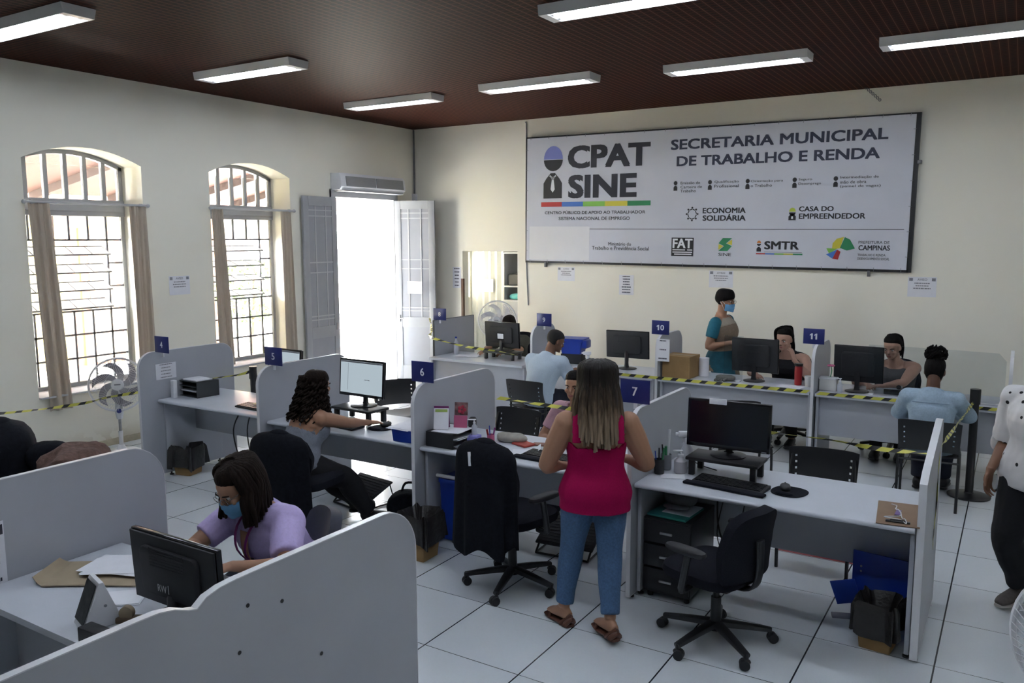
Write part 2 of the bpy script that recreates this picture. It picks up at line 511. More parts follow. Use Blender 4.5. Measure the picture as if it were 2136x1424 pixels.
W1 = (4.45, 5.745); W2 = (6.645, 7.935); DR = (8.75, 10.07)
mb = MB(); X0, X1 = -8.85, XL
def pier(a, b): mb.box(X0, X1, a, b, 0, ZC)
pier(-3.2, W1[0]); pier(W1[1], W2[0]); pier(W2[1], DR[0]); pier(DR[1], 10.90); pier(12.15, 14.2); mb.box(X0, X1, 10.90, 12.15, 0, 1.2); mb.box(X0, X1, 10.90, 12.15, 2.0, ZC)  # last gap: unseen opening added to let daylight into the small room
for a, b in (W1, W2):
    mb.box(X0, X1, a, b, 0, 0.63)
    mb.prism(arch(a, b, 3.05, 0.15) + [(b, ZC), (a, ZC)], 'x', X0, X1)
mb.box(X0, X1, DR[0], DR[1], 2.86, ZC)
struct(mb, 'wall_left', WALL)

OP = (-7.47, -6.46, 2.05)
mb = MB()
mb.box(XL, OP[0], YB, YB + 0.16, 0, ZC); mb.box(OP[1], 3.4, YB, YB + 0.16, 0, ZC); mb.box(OP[0], OP[1], YB, YB + 0.16, OP[2], ZC)
struct(mb, 'wall_back', WALL)
struct(MB().box(3.2, 3.4, -3.2, YB, 0, ZC), 'wall_right', WALL)
struct(MB().box(-8.9, 3.4, -3.2, -3.0, 0, ZC), 'wall_front', WALL)
# small room behind the doorway in the back wall
ROOM = mat('pale_room_paint', (0.66, 0.67, 0.64), 0.6, ns=2, na=0.04)
mb = MB(); mb.box(XL, -4.8, 14.0, 14.2, 0, ZC); mb.box(-5.0, -4.8, YB + 0.16, 14.0, 0, ZC)
struct(mb, 'wall_room', ROOM)
struct(MB().box(XL, XL + 0.018, -3.0, DR[0] - 0.02, 0, 0.07).box(XL, XL + 0.018, DR[1] + 0.02, YB, 0, 0.07), 'baseboard_left', mat('stained_skirting', (0.50, 0.45, 0.33), 0.7, ns=5, na=0.25))
struct(MB().box(OP[0] - 0.02, OP[0] + 0.02, YB - 0.02, YB + 0.02, 0, 1.62), 'trim_1', mat('brown_door_strip', (0.09, 0.035, 0.012), 0.5, ns=9, na=0.2))

# ---- windows
def window(n, y0, y1, tilt):
    fx = -8.80
    t = bpy.data.objects.new('window_%d' % n, None); COL.objects.link(t); t['kind'] = 'structure'
    t['label'] = 'arched window %s with grey iron glazing bars' % ('beside the white floor fan' if n == 1 else 'next to the open grey door')
    t.location = (fx, y0, 0.63); W = y1 - y0; Z = lambda z: z - 0.63
    m = MB()
    m.box(-.03, .03, 0, .045, 0, Z(3.05)); m.box(-.03, .03, W - .045, W, 0, Z(3.05))
    ar = arch(0, W, Z(3.05), .15)
    for i in range(len(ar) - 1):
        (a, za), (b, zb) = ar[i], ar[i + 1]
        m.prism([(a, za), (b, zb), (b, zb - .045), (a, za - .045)], 'x', -.03, .03)
    m.box(-.05, .05, 0, W, Z(2.50), Z(2.68), .008); m.box(-.03, .07, 0.02, W - .02, Z(2.55), Z(2.63), .01)
    m.box(-.04, .04, 0, W, 0, .06)
    m.build('frame', GREYW, t)
    m = MB()
    for i in range(1, 6):
        y = W * i / 6
        m.box(-.022, .022, y - .022, y + .022, Z(2.68), Z(3.05) + .15 * (1 - (2 * i / 6 - 1) ** 2) - .03)
    m.build('transom_bar', GREYW, t)
    m = MB(); rows = 7; zb, zt = .06, Z(2.50)
    ys = [W * i / 6 for i in range(1, 6)]; zs = [zb + (zt - zb) * i / rows for i in range(1, rows)]
    lo, hi = zs[2], zs[5]
    for i, y in enumerate(ys):
        if i == 4:
            m.box(-.012, .012, y - .011, y + .011, zb, zt)
        else:
            m.box(-.012, .012, y - .011, y + .011, zb, lo); m.box(-.012, .012, y - .011, y + .011, hi, zt)
    for i, z in enumerate(zs):
        if z <= lo + .01 or z >= hi - .01:
            m.box(-.012, .012, 0, W, z - .010, z + .010)
        else:
            m.box(-.012, .012, ys[4], W, z - .010, z + .010)
    m.build('glazing_bar', IRON, t)
    m = MB(); m.box(-.003, .003, .03, W - .03, zb, lo); m.box(-.003, .003, .03, W - .03, hi, zt)
    m.box(-.003, .003, ys[4], W - .03, lo, hi); m.box(-.003, .003, .03, W - .03, Z(2.66), Z(3.04))
    m.build('pane', PANE, t)
    # hinged vents, tilted inwards at the top
    nv = 4; hh = (hi - lo) / nv
    for k in range(nv):
        z = lo + hh * (k + 1) - .02
        a = radians(tilt); dx, dz = hh * .95 * sin(a), -hh * .95 * cos(a)
        f = MB()
        P = lambda s, y: (dx * (s - .5), y, z + dz * (s - .5) - hh / 2)
        f.tube([P(0, .05), P(0, ys[4] - .01), P(1, ys[4] - .01), P(1, .05)], .009, 6, closed=True)
        for y in ys[:4]: f.tube([P(0, y), P(1, y)], .006, 6)
        fo = f.build('vent_sash', IRON, t)
        g = MB(); g.sheet(1, 1, lambda u, v: P(u, .05 + v * (ys[4] - .06)), .003)
        g.build('pane', FROST, fo)
    # sill and casement stay
    MB().box(.045, .43, 0.005, W - .005, .002, .022, .004).build('sill', GREYWL, t)
window(1, *W1, 62); window(2, *W2, 70)

# ---- grey double door, its two leaves and the frame
d = bpy.data.objects.new('door_1', None); COL.objects.link(d); d['kind'] = 'structure'
d['label'] = 'tall grey double door standing open to the bright yard'; d.location = (XL, DR[0], 0); W = DR[1] - DR[0]
m = MB(); m.box(-.30, .03, -.07, .02, 0, 2.93); m.box(-.30, .03, W - .02, W + .07, 0, 2.93); m.box(-.30, .035, -.07, W + .07, 2.84, 2.95)
m.build('frame', GREYW, d)
def leaf(px, py, ang, name):
    """leaf hinged at px,py, opened so that it runs along angle ang"""
    Mx = Matrix.Translation((px, py, 0)) @ Matrix.Rotation(ang, 4, 'Z')
    m = MB(Mx); L = .645
    m.box(0, .10, -.02, .02, .03, 2.83, .004); m.box(L - .10, L, -.02, .02, .03, 2.83, .004)
    m.box(.10, L - .10, -.02, .02, 2.70, 2.83); m.box(.10, L - .10, -.02, .02, .03, .25); m.box(.10, L - .10, -.02, .02, .86, 1.02)
    o = m.build(name, GREYW, d)
    MB(Mx).box(.10, L - .10, -.008, .008, .25, 2.72).build('panel', mat('dull_frosted_panel', (0.30, 0.31, 0.34), 0.35, ns=3, na=.06), o)
    m = MB(Mx)
    for x in (.22, .42): m.box(x - .009, x + .009, -.016, .016, 1.02, 2.72)
    for z in (1.12, 1.17, 1.78, 1.92, 2.56, 2.64): m.box(.10, L - .10, -.016, .016, z - .008, z + .008)
    m.build('glazing_bar', GREYWL, o)
    m = MB(Mx); m.box(.05, .07, -.035, .035, .95, 1.05, .004); m.tube([(.06, -.03, 1.0), (.06, -.06, 1.0), (.13, -.06, 1.0)], .007)
    m.build('handle', STEEL, o)
    return o
l1 = leaf(.055, -.01, radians(-90), 'leaf')
l2 = leaf(.03, W + .0, radians(21), 'leaf')
# ---- small room seen through the doorway in the back wall
d2 = bpy.data.objects.new('door_2', None); COL.objects.link(d2); d2['kind'] = 'structure'; d2.location = (-8.40, YB + 1.6, 0)
d2['label'] = 'white panelled folding door seen through the doorway in the end wall'
m = MB()
for i in range(5):
    x = .0 + i * .135
    m.prism([(x, 0), (x + .0675, .035), (x + .135, 0), (x + .135, .03), (x + .0675, .065), (x, .03)], 'z', .02, 2.2)
m.build('panel', mat('white_folding_panel', (0.60, 0.61, 0.58), 0.5, ns=4, na=.04), d2)
MB().box(.23, .47, -.014, -.008, 1.30, 1.53).build('notice', PAPER, d2)

# ------------------------------------------------------------------ yard outside
ground = mat('pale_concrete_yard', (0.62, 0.60, 0.56), 0.9, ns=2, na=.1)
struct(MB().box(-60, -8.85, -30, 60, -.25, -.05), 'ground', ground)
YEL = mat('yellow_facade', (0.40, 0.34, 0.13), 0.8, ns=2, na=.06)
b = thing('house', 'yellow house with red tiled roof across the yard', 'building', (-14.5, 0, -.05))
m = MB(); m.box(-4, 0, 2, 10.0, 0, 3.2); m.build('wall', YEL, b); MB().box(-3.9, -.1, 10.0, 14.0, 0, 3.2).build('annex_wall', mat('pale_facade', (.6, .56, .5), .8, ns=2, na=.06), b)
m = MB(); m.prism([(0.9, 3.15), (.9, 3.25), (-5, 5.6), (-5, 5.5)], 'y', 1.5, 14.6)
m.build('roof', mat('red_clay_tile', (0.42, 0.15, 0.09), 0.8, ns=14, na=.3, stretch=(1, 6, 1)), b)
m = MB(); m.box(-.02, .06, 8.55, 9.75, 0, 2.5); f = m.build('door_frame', mat('brown_wood', (0.26, 0.10, 0.05), 0.6, ns=8, na=.2), b)
MB().box(.05, .08, 8.7, 9.2, .05, 2.35).build('door_leaf', mat('pale_wood', (0.55, 0.40, 0.28), 0.6, ns=8, na=.1), f)
RP = mat('rust_post', (0.36, 0.17, 0.11), .7, ns=9, na=.1)
for i in range(5): MB().box(.5, .62, 2 + i * 3.0, 2.12 + i * 3.0, 0, 3.25).build('post', RP, b)
MB().box(.45, .8, 1.5, 14.6, 2.95, 3.2).build('eave', mat('brown_eave', (0.33, 0.17, 0.12), .7, ns=9, na=.1), b)
pr_ = thing('porch_roof', 'brown tiled porch roof over the yard, seen through the upper window panes', 'roof', (-8.86, 0, 0))
TILE = mat('old_clay_tile', (0.070, 0.031, 0.025), .85, ns=12, na=.35, stretch=(1, 5, 1))
m = MB(); m.prism([(0, 3.62), (0, 3.70), (-3.9, 3.02), (-3.9, 2.94)], 'y', 1.5, 12.2); m.build('tiling', TILE, pr_)
RAF = mat('rafter_wood', (0.035, 0.02, 0.017), .8, ns=9, na=.2)
for i in range(9):
    m = MB(); y = 1.8 + i * 1.25; m.prism([(0, 3.50), (0, 3.62), (-3.85, 2.945), (-3.85, 2.83)], 'y', y, y + .09); m.build('rafter', RAF, pr_)
for i in range(3): MB().box(-3.75, -3.63, 2.0 + i * 4.9, 2.12 + i * 4.9, -.05, 2.86).build('post', RAF, pr_)
yp = thing('yard_pillar', 'yellow pillar just outside the open door', 'pillar', (-9.35, 10.62, -.05)); MB().box(-.12, .12, -.10, .10, .25, 3.4).build('shaft', YEL, yp); MB().box(-.15, .15, -.13, .13, 0, .25, .01).build('plinth', ground, yp)
# picket fence, pillar and tree seen through the doorway
fc = thing('picket_fence', 'white picket fence in the sunlit yard beyond the doorway', 'fence', (-16.5, 15.0, -.05))
m = MB(); m.box(-.02, .02, 0, 3.6, .35, .43); m.box(-.02, .02, 0, 3.6, .95, 1.03); m.build('rail', ENAMEL, fc)
for k in range(24):
    m = MB(); y = .05 + k * .15
    m.prism([(y, 0), (y + .08, 0), (y + .08, 1.2), (y + .04, 1.28), (y, 1.2)], 'x', .02, .045); m.build('picket', ENAMEL, fc)
bp_ = thing('brick_pillar', 'brick gate pillar behind the picket fence in the yard', 'pillar', (-19.0, 17.2, -.05))
m = MB(); m.box(-.35, .35, -.35, .35, 0, 2.1); m.build('shaft', mat('brick', (0.50, 0.28, 0.20), .85, ns=7, na=.25, stretch=(1, 1, 7)), bp_)
MB().box(-.42, .42, -.42, .42, 2.1, 2.2, .02).build('cap', ground, bp_)
rl = thing('stair_railing', 'thin grey railing beside the steps in the yard', 'railing', (-12.2, 12.3, -.05))
m = MB(); m.tube([(0, 0, .85), (.1, 1.6, .4)], .025); m.tube([(0, 0, .5), (.1, 1.6, .1)], .02); m.build('handrail', GREYWL, rl)
for q in (0, .5, 1): MB().tube([(.1 * q, 1.6 * q, 0), (.1 * q, 1.6 * q, .85 - .45 * q)], .02).build('post', GREYWL, rl)
tr = thing('yard_tree', 'small leafy tree outside the window next to the door', 'tree', (-13.2, 11.3, -.05))
MB().tube([(0, 0, 0), (.05, .05, .8), (0, .1, 1.5)], [.07, .05, .03], k=3).build('trunk', mat('bark', (0.12, .08, .05), .9, ns=9, na=.2), tr)
m = MB(); rr = random.Random(3)
for i in range(900):
    a = rr.uniform(0, 2 * pi); h = rr.uniform(-1, 1); q = sqrt(1 - h * h) * rr.uniform(.55, 1) ** .5
    c = V((q * cos(a) * .62, q * sin(a) * .75, 1.25 + h * .62)); s = rr.uniform(.05, .09)
    u = V((rr.gauss(0, 1), rr.gauss(0, 1), rr.gauss(0, 1))).normalized(); vv = u.orthogonal().normalized()
    m.add([c - u * s, c + vv * s * .4, c + u * s, c - vv * s * .4], [(0, 1, 2, 3)])
m.build('foliage', mat('green_leaf', (0.10, 0.17, 0.06), .6, ns=5, na=.3), tr)

# ------------------------------------------------------------------ ceiling lamps
TUBE = mat('fluorescent_tube', (.8, .8, .8), .4, emit=(0.83, 0.90, 1.0), es=LAMP)
TRAY = mat('lamp_reflector', (0.78, 0.79, 0.80), 0.3, ns=6, na=.04)
def lamp():
    t = thing('ceiling_light', 'x', 'ceiling light', (0, 0, 0), 0, 'fluorescent ceiling lights')
    m = MB(); L = .70
    m.prism([(-.12, -.075), (.12, -.075), (.135, 0), (-.135, 0)], 'x', -L, -L + .07); m.prism([(-.12, -.075), (.12, -.075), (.135, 0), (-.135, 0)], 'x', L - .07, L)
    m.prism([(-.12, -.075), (-.112, -.075), (-.075, -.006), (.075, -.006), (.112, -.075), (.12, -.075), (.135, 0), (-.135, 0)], 'x', -L + .07, L - .07)
    m.build('housing', TRAY, t)
    for y in (-.055, .055):
        o = MB().tube([(-L + .085, y, -.055), (L - .085, y, -.055)], .016, 10).build('tube', TUBE, t)
        for s in (-1, 1):
            MB().box(s * (L - .085) - .012, s * (L - .085) + .012, y - .016, y + .016, -.072, -.03).build('lamp_holder', WHITE, o)
    return t
LP = [(-6.80, 8.17, 'lit ceiling light nearest the corner above the open door'), (-4.65, 8.06, 'lit ceiling light above desks eight and nine'),
      (-2.50, 8.20, 'lit ceiling light just before the left half of the banner lettering'), (-.48, 8.12, 'lit ceiling light above the far end of desk eleven'),
      (-6.77, 5.90, 'lit ceiling light over the window beside the floor fan'), (-2.49, 5.66, 'lit ceiling light cut by the top edge of the photo'),
      (-6.78, 3.72, 'lit ceiling light cut by the left edge of the photo'),
      # the same grid goes on over the near half of the hall, above the frame
      (-4.65, 3.35, 'lit ceiling light over the aisle beside the nearest booth'), (-2.50, 3.45, 'lit ceiling light over the woman in the pink top'),
      (-.45, 5.62, 'lit ceiling light over the end partition'), (-.45, 3.45, 'lit ceiling light over the floor beside the empty desk'),
      (1.70, 5.62, 'lit ceiling light over the passage beyond the barrier post'), (-4.65, 1.40, 'lit ceiling light over the tall grey partition'),
      (-2.50, 1.30, 'lit ceiling light over the large grey partition'), (-.45, 1.30, 'lit ceiling light over the passage nearest the camera')]
LP.append((-6.9, 11.0, 'unseen ceiling light added to brighten the small room behind the doorway'))  # out of view, added only to brighten the small room
L0 = lamp()
for i, (x, y, lb) in enumerate(LP):
    o = L0 if i == 0 else dup(L0, (0, 0, 0))
    o.location = (x, y, ZC); o['label'] = lb
# ------------------------------------------------------------------ furniture builders
def rrect(y0, y1, z0, z1, r, n=7, low=False):
    """rounded outline; only the upper corners unless low"""
    p = []
    for cy, cz, a0 in ((y1 - r, z1 - r, 0), (y0 + r, z1 - r, 90)):
        for i in range(n + 1):
            a = radians(a0 + 90 * i / n); p.append((cy + r * cos(a), cz + r * sin(a)))
    if low:
        for cy, cz, a0 in ((y0 + r, z0 + r, 180), (y1 - r, z0 + r, 270)):
            for i in range(n + 1):
                a = radians(a0 + 90 * i / n); p.append((cy + r * cos(a), cz + r * sin(a)))
    else:
        p += [(y0, z0), (y1, z0)]
    return p

def partition(label, x, y0, y1, h=1.2, r=.15, th=.025, edge=None, group='rounded desk partitions', outline=None):
    t = thing('desk_partition', label, 'partition', (x, y0, 0), 0, group)
    L = y1 - y0
    o = outline or rrect(0, L, .02, h, r)
    MB().prism(o, 'x', -th / 2, th / 2).build('panel', PANEL, t)
    m = MB(); n = len(o); cy = sum(p[0] for p in o) / n; cz = sum(p[1] for p in o) / n
    e = .0035; vs = []; fs = []
    for i in range(n):
        a, b, c = V((*o[i - 1], 0)), V((*o[i], 0)), V((*o[(i + 1) % n], 0))
        d = (c - a).normalized(); nn = V((d.y, -d.x, 0))
        if nn.dot(b - V((cy, cz, 0))) < 0: nn = -nn
        q = b + nn * e
        vs += [(-th / 2 - .0015, b.x, b.y), (-th / 2 - .0015, q.x, q.y), (th / 2 + .0015, q.x, q.y), (th / 2 + .0015, b.x, b.y)]
    for i in range(n):
        k = (i + 1) % n
        for j in range(4):
            fs.append((i * 4 + j, i * 4 + (j + 1) % 4, k * 4 + (j + 1) % 4, k * 4 + j))
    m.add(vs, fs); m.build('edge_band', edge or PANELEDGE, t)
    for y in (.06, L - .06):
        MB().lathe([(.018, 0), (.018, .008), (.008, .012), (.008, .03)], (0, y, 0), 10).build('levelling_foot', BLACK, t)
    return t

def desk(label, x0, x1, yf, yb, modesty_y, mz=(.33, .70), z=.745, group='pale office desks', round_front=True, sides=True):
    """worktop between x0 and x1; yf is the rounded edge"""
    t = thing('work_desk', label, 'desk', ((x0 + x1) / 2, (yf + yb) / 2, 0), 0, group)
    hx = (x1 - x0) / 2; hy = (yb - yf) / 2
    m = MB(); a, b = min(-hy, hy), max(-hy, hy)
    prof = []
    for i in range(9):
        q = radians(90 + 180 * i / 8); prof.append((-abs(hy) + .014 + .014 * cos(q), z - .014 + .014 * sin(q)))
    prof += [(abs(hy), z - .028), (abs(hy), z)]
    if hy < 0: prof = [(-p[0], p[1]) for p in prof]
    m.prism(prof, 'x', -hx, hx); m.build('worktop', DESK, t)
    for s in (-1, 1):
        MB().box(s * (hx - .012) - .012, s * (hx - .012) + .012, a + .06, b - .02, .03, z - .03, .003).build('side_panel', PANEL, t)
        for y in (a + .1, b - .06):
            MB().lathe([(.02, 0), (.02, .01), (.008, .014), (.008, .035)], (s * (hx - .014), y, 0), 10).build('levelling_foot', BLACK, t)
    my = modesty_y - (yf + yb) / 2
    MB().box(-hx + .025, hx - .025, my - .009, my + .009, mz[0], mz[1], .002).build('modesty_panel', PANEL, t)
    return t

def number_sign(txt, label, x, y, z=1.205, rz=0.0):
    t = thing('number_sign', label, 'sign', (x, y, z), rz, 'blue desk number signs')
    MB().box(-.10, .10, -.004, .004, 0, .152, .002).build('board', SIGN, t)
    m = MB(); w_ = .036 if len(txt) == 1 else .040
    if txt == '1': w_ = .02
    W = w_ * (1 if len(txt) == 1 else 2.0)
    if txt == '11': W = .052
    def one(x): flat(m, [(x - .008, 0), (x + .008, 0), (x + .008, .058), (x - .004, .058), (x - .020, .046), (x - .020, .034), (x - .008, .041)], (0, -.0052, .047), (1, 0, 0), (0, 0, 1))
    if txt == '11': one(-.018); one(.024)
    elif txt == '10':
        one(-.022); text(m, '0', (0, -.0052, .047), (1, 0, 0), (0, 0, 1), .0, .042, 0, .058, .025)
    else: text(m, txt, (0, -.0052, .047), (1, 0, 0), (0, 0, 1), -W / 2, W / 2, 0, .058, .025)
    m.build('numeral', SIGNW, t)
    MB().box(-.012, .012, .004, .012, -.04, .05, .002).build('clip', WHITE, t)
    return t

def monitor(label, loc, rz=0.0, w=.50, h=.30, lift=.12, lit=False, mark=None, tilt=4, group='computer monitors', base='round'):
    """screen faces local -Y"""
    t = thing('computer_monitor', label, 'monitor', loc, rz, group)
    m = MB()
    if base == 'round': m.lathe([(.11, 0), (.112, .006), (.09, .012), (.03, .018), (.01, .02)], (0, .02, 0), 28)
    else: m.box(-.12, .12, -.08, .10, 0, .014, .005)
    m.build('stand_base', BLACK, t)
    MB().loft([(0, .035, .01, .035, .018), (0, .04, lift * .6, .022, .014), (0, .035, lift + h * .35, .03, .012)], n=14, k=3, sq=.6).build('stand_neck', BLACK, t)
    a = radians(-tilt); Mx = Matrix.Translation((0, .015, lift + h / 2)) @ Matrix.Rotation(a, 4, 'X')
    m = MB(Mx); m.box(-w / 2, w / 2, -.022, .004, -h / 2, h / 2, .006)
    hs = m.build('bezel', GLOSS, t)
    m = MB(Mx)
    m.prism([(-w / 2 + .006, -h / 2 + .006), (w / 2 - .006, -h / 2 + .006), (w / 2 - .006, h / 2 - .006), (-w / 2 + .006, h / 2 - .006)], 'y', .004, .016, .006)
    m.prism(rrect(-w * .33, w * .33, -h * .32, h * .34, .03, 5, True), 'y', .014, .038, .008)
    for i in range(7):
        m.box(-w * .2, w * .2, .0375, .0395, h * .1 + i * .012, h * .1 + i * .012 + .005)
    m.build('back_cover', BLACKM, t)
    m = MB(Mx); m.box(-w / 2 + .016, w / 2 - .016, -.0235, -.021, -h / 2 + .026, h / 2 - .016)
    sc = m.build('screen', SCRON if lit else SCROFF, t)
    if lit:
        m = MB(Mx)
        m.box(-w / 2 + .016, w / 2 - .016, -.0242, -.0236, h / 2 - .03, h / 2 - .017)
        for k in range(2): m.box(.04 + k * .03, .065 + k * .03, -.0242, -.0236, -.012, -.007)
        m.box(-w / 2 + .10, -w / 2 + .102, -.0242, -.0236, -h / 2 + .05, h / 2 - .035)
        m.build('window_bar', INKG, sc)
    if mark == 'label':
        m = MB(Mx); m.box(-.045, .045, .0385, .0405, -.045, .02); m.build('label_plate', PAPER, t)
        m = MB(Mx); m.box(-.052, .052, .0375, .0392, -.055, .028); m.build('plate_frame', GLOSS, t)
    elif mark == 'logo':
        m = MB(Mx); text(m, 'RW', (.04, .0392, -.07), (-1, 0, 0), (0, 0, 1), -.028, .028, 0, .03, .01)
        m.box(.018 + .04 - .028 - .03, .021 + .04 - .03 - .028, .0385, .0396, -.07, -.035)
        m.build('logo', mat('silver_print', (.5, .5, .52), .4, ns=9, na=.05), t)
    m = MB(Mx); m.box(w / 2 - .05, w / 2 - .02, -.0235, -.021, -h / 2 + .006, -h / 2 + .011); m.build('power_light', INKG, t)
    return t

def riser(label, loc, rz=0, w=.42, d=.26, h=.12):
    t = thing('monitor_riser', label, 'stand', loc, rz, 'black monitor risers')
    MB().box(-w / 2, w / 2, -d / 2, d / 2, h - .022, h, .006).build('shelf', BLACK, t)
    for sx in (-1, 1):
        for sy in (-1, 1):
            MB().box(sx * (w / 2 - .035) - .018, sx * (w / 2 - .035) + .018, sy * (d / 2 - .035) - .018, sy * (d / 2 - .035) + .018, 0, h - .02, .004).build('leg', BLACK, t)
    return t

def keyboard(label, loc, rz=0, w=.44, group='black keyboards', rest=True):
    t = thing('keyboard', label, 'keyboard', loc, rz, group)
    MB().prism([(-.07, 0), (.075, 0), (.075, .022), (-.07, .012)], 'x', -w / 2, w / 2, .003).build('body', BLACKM, t)
    m = MB()
    for r in range(6):
        y = -.055 + r * .021
        for c in range(17):
            x = -w / 2 + .016 + c * (w - .032) / 17
            if r == 0 and 3 < c < 9: continue
            z = .013 + .010 * (y + .07) / .145
            m.box(x, x + (w - .032) / 17 - .003, y, y + .017, z, z + .006)
    m.box(-w / 2 + .016 + 4 * (w - .032) / 17, -w / 2 + .016 + 9 * (w - .032) / 17 - .003, -.055, -.038, .014, .0195)
    m.build('key_field', BLACK, t)
    if rest: MB().box(-w / 2 - .03, w / 2 + .03, -.135, -.076, 0, .016, .007).build('wrist_rest', FAB, t)
    return t

def mouse(label, loc, rz=0, pad=True):
    t = thing('computer_mouse', label, 'mouse', loc, rz, 'black computer mice')
    MB().ell((0, 0, .016), (.031, .055, .020), .7, .9, 18, 10).build('shell', BLACK, t)
    MB().tube([(0, .02, .034), (0, .035, .033)], .005, 8).build('scroll_wheel', BLACKM, t)
    return t
def mouse_pad(label, loc, rz=0):
    t = thing('mouse_pad', label, 'mouse pad', loc, rz)
    m = MB(); p = []
    for i in range(28):
        a = 2 * pi * i / 28; p.append(((.115 - .012 * cos(2 * a)) * cos(a), (.10 if sin(a) > 0 else .115) * sin(a)))
    m.prism(p, 'z', 0, .004); m.build('mat', FAB, t)
    MB().ell((0, -.085, .010), (.055, .022, .010), .8, .8, 16, 8).build('wrist_cushion', FAB, t)
    return t

def star_base(t, rz0=0.0, R=.31):
    for k in range(5):
        a = rz0 + 2 * pi * k / 5
        M_ = Matrix.Rotation(a, 4, 'Z')
        m = MB(M_); m.loft([(.03, 0, .115, .030, .022), (.15, 0, .10, .026, .019), (R, 0, .075, .02, .014)], (0, 1, 0), 10, 3, .7)
        m.tube([(R - .005, 0, .085), (R - .005, 0, .045)], .012, 8)
        o = m.build('leg', BLACK, t)
        m = MB(M_ @ Matrix.Translation((R, 0, 0)) @ Matrix.Rotation(a * 1.7, 4, 'Z'))
        for s in (-1, 1):
            m.tube([(-.012, s * .012 - .010, .028), (-.012, s * .012 + .010, .028)], .028, 14)
        m.ell((-.005, 0, .042), (.026, .012, .020), 1, 1, 10, 6)
        m.build('caster', BLACKM, o)
    m = MB(); m.lathe([(.045, .085), (.048, .12), (.03, .135), (.028, .27), (.017, .27), (.017, .43)], (0, 0, 0), 16); m.build('gas_column', BLACK, t)

def office_chair(label, loc, rz=0, arms=2, back_h=.50, back_z=.60, w=.44, spin=.3, fabric=None, back=True, drop=0.0):
    """faces local +Y"""
    fabric = fabric or FAB
    t = thing('office_chair', label, 'office chair', loc, rz, 'black office chairs')
    star_base(t, spin)
    D = Matrix.Translation((0, 0, -drop))
    MB(D).box(-.11, .11, -.14, .10, .405, .435, .01).build('seat_plate', BLACK, t)
    m = MB(D); m.ell((0, .03, .475), (.24, .235, .048), .55, .55, 28, 10); m.build('seat', fabric, t)
    if back:
        m = MB(D)
        def P(u, v):
            x = (u - .5) * 2; s = 1 - .16 * max(0, v - .5) * 2
            x = x * w / 2 * s * (1 - .10 * (1 - v) ** 3)
            z = back_z + back_h * v - .06 * (abs(u - .5) * 2) ** 4 * v
            return (x, -.215 - .05 * v + .09 * ((u - .5) * 2) ** 2 * .6 + .02 * sin(v * pi), z)
        m.sheet(14, 12, P, .06); m.build('backrest', fabric, t)
        m = MB(D); m.loft([(0, -.10, .42, .035, .010), (0, -.22, .44, .035, .010), (0, -.265, .53, .03, .010), (0, -.265, back_z + .22, .03, .012)], n=10, k=4, sq=.6); m.build('back_support', BLACK, t)
    for s in ((-1, 1) if arms == 2 else ()):
        m = MB(D); m.tube([(s * .20, .03, .425), (s * .285, .02, .43), (s * .30, .0, .50), (s * .29, -.02, .64)], .02, 8, 3)
        o = m.build('armrest_post', BLACK, t)
        MB(D).ell((s * .285, .0, .66), (.038, .13, .020), .6, .7, 16, 8).build('arm_pad', BLACKM, t)
    return t

def visitor_chair(label, loc, rz=0, group='black visitor chairs with slotted backs'):
    """perforated plastic seat and back on a steel tube frame; faces local +Y"""
    t = thing('visitor_chair', label, 'chair', loc, rz, group)
    tr_ = .012
    for s in (-1, 1):
        MB().tube([(s * .225, .20, 0), (s * .225, .19, .40), (s * .21, .10, .425)], tr_, 8, 3).build('leg', BLACK, t)
        MB().tube([(s * .225, -.23, 0), (s * .225, -.17, .42), (s * .215, -.20, .56), (s * .205, -.235, .70)], tr_, 8, 3).build('leg', BLACK, t)
    m = MB(); m.tube([(-.225, .195, .41), (.225, .195, .41)], .010, 8); m.tube([(-.225, -.175, .40), (.225, -.175, .40)], .010, 8)
    for s in (-1, 1): m.tube([(s * .222, .19, .415), (s * .222, -.17, .415)], .010, 8)
    m.build('seat_rail', BLACK, t)
    m = MB(); m.sheet(10, 10, lambda u, v: ((u - .5) * .46, -.19 + v * .42, .44 - .02 * sin(v * pi) + .018 * ((u - .5) * 2) ** 2 - .03 * max(0, v - .8) * 5 * .6), .010); m.build('seat', BLACK, t)
    skip = set()
    for i in (3, 30): 
        for j in (4, 7, 10, 13): skip.add((i, j))
    m = MB()
    def P(u, v):
        x = (u - .5) * 2
        wd = .225 + .012 * v
        return (x * wd, -.215 - .055 * v + .028 * x * x - .012 * sin(v * pi), (.485 + .27 * v) - .012 * x ** 6 * v + .012 * (1 - v) * (1 - x * x))
    m.sheet(34, 18, P, .007, skip); m.build('backrest', BLACK, t)
    return t

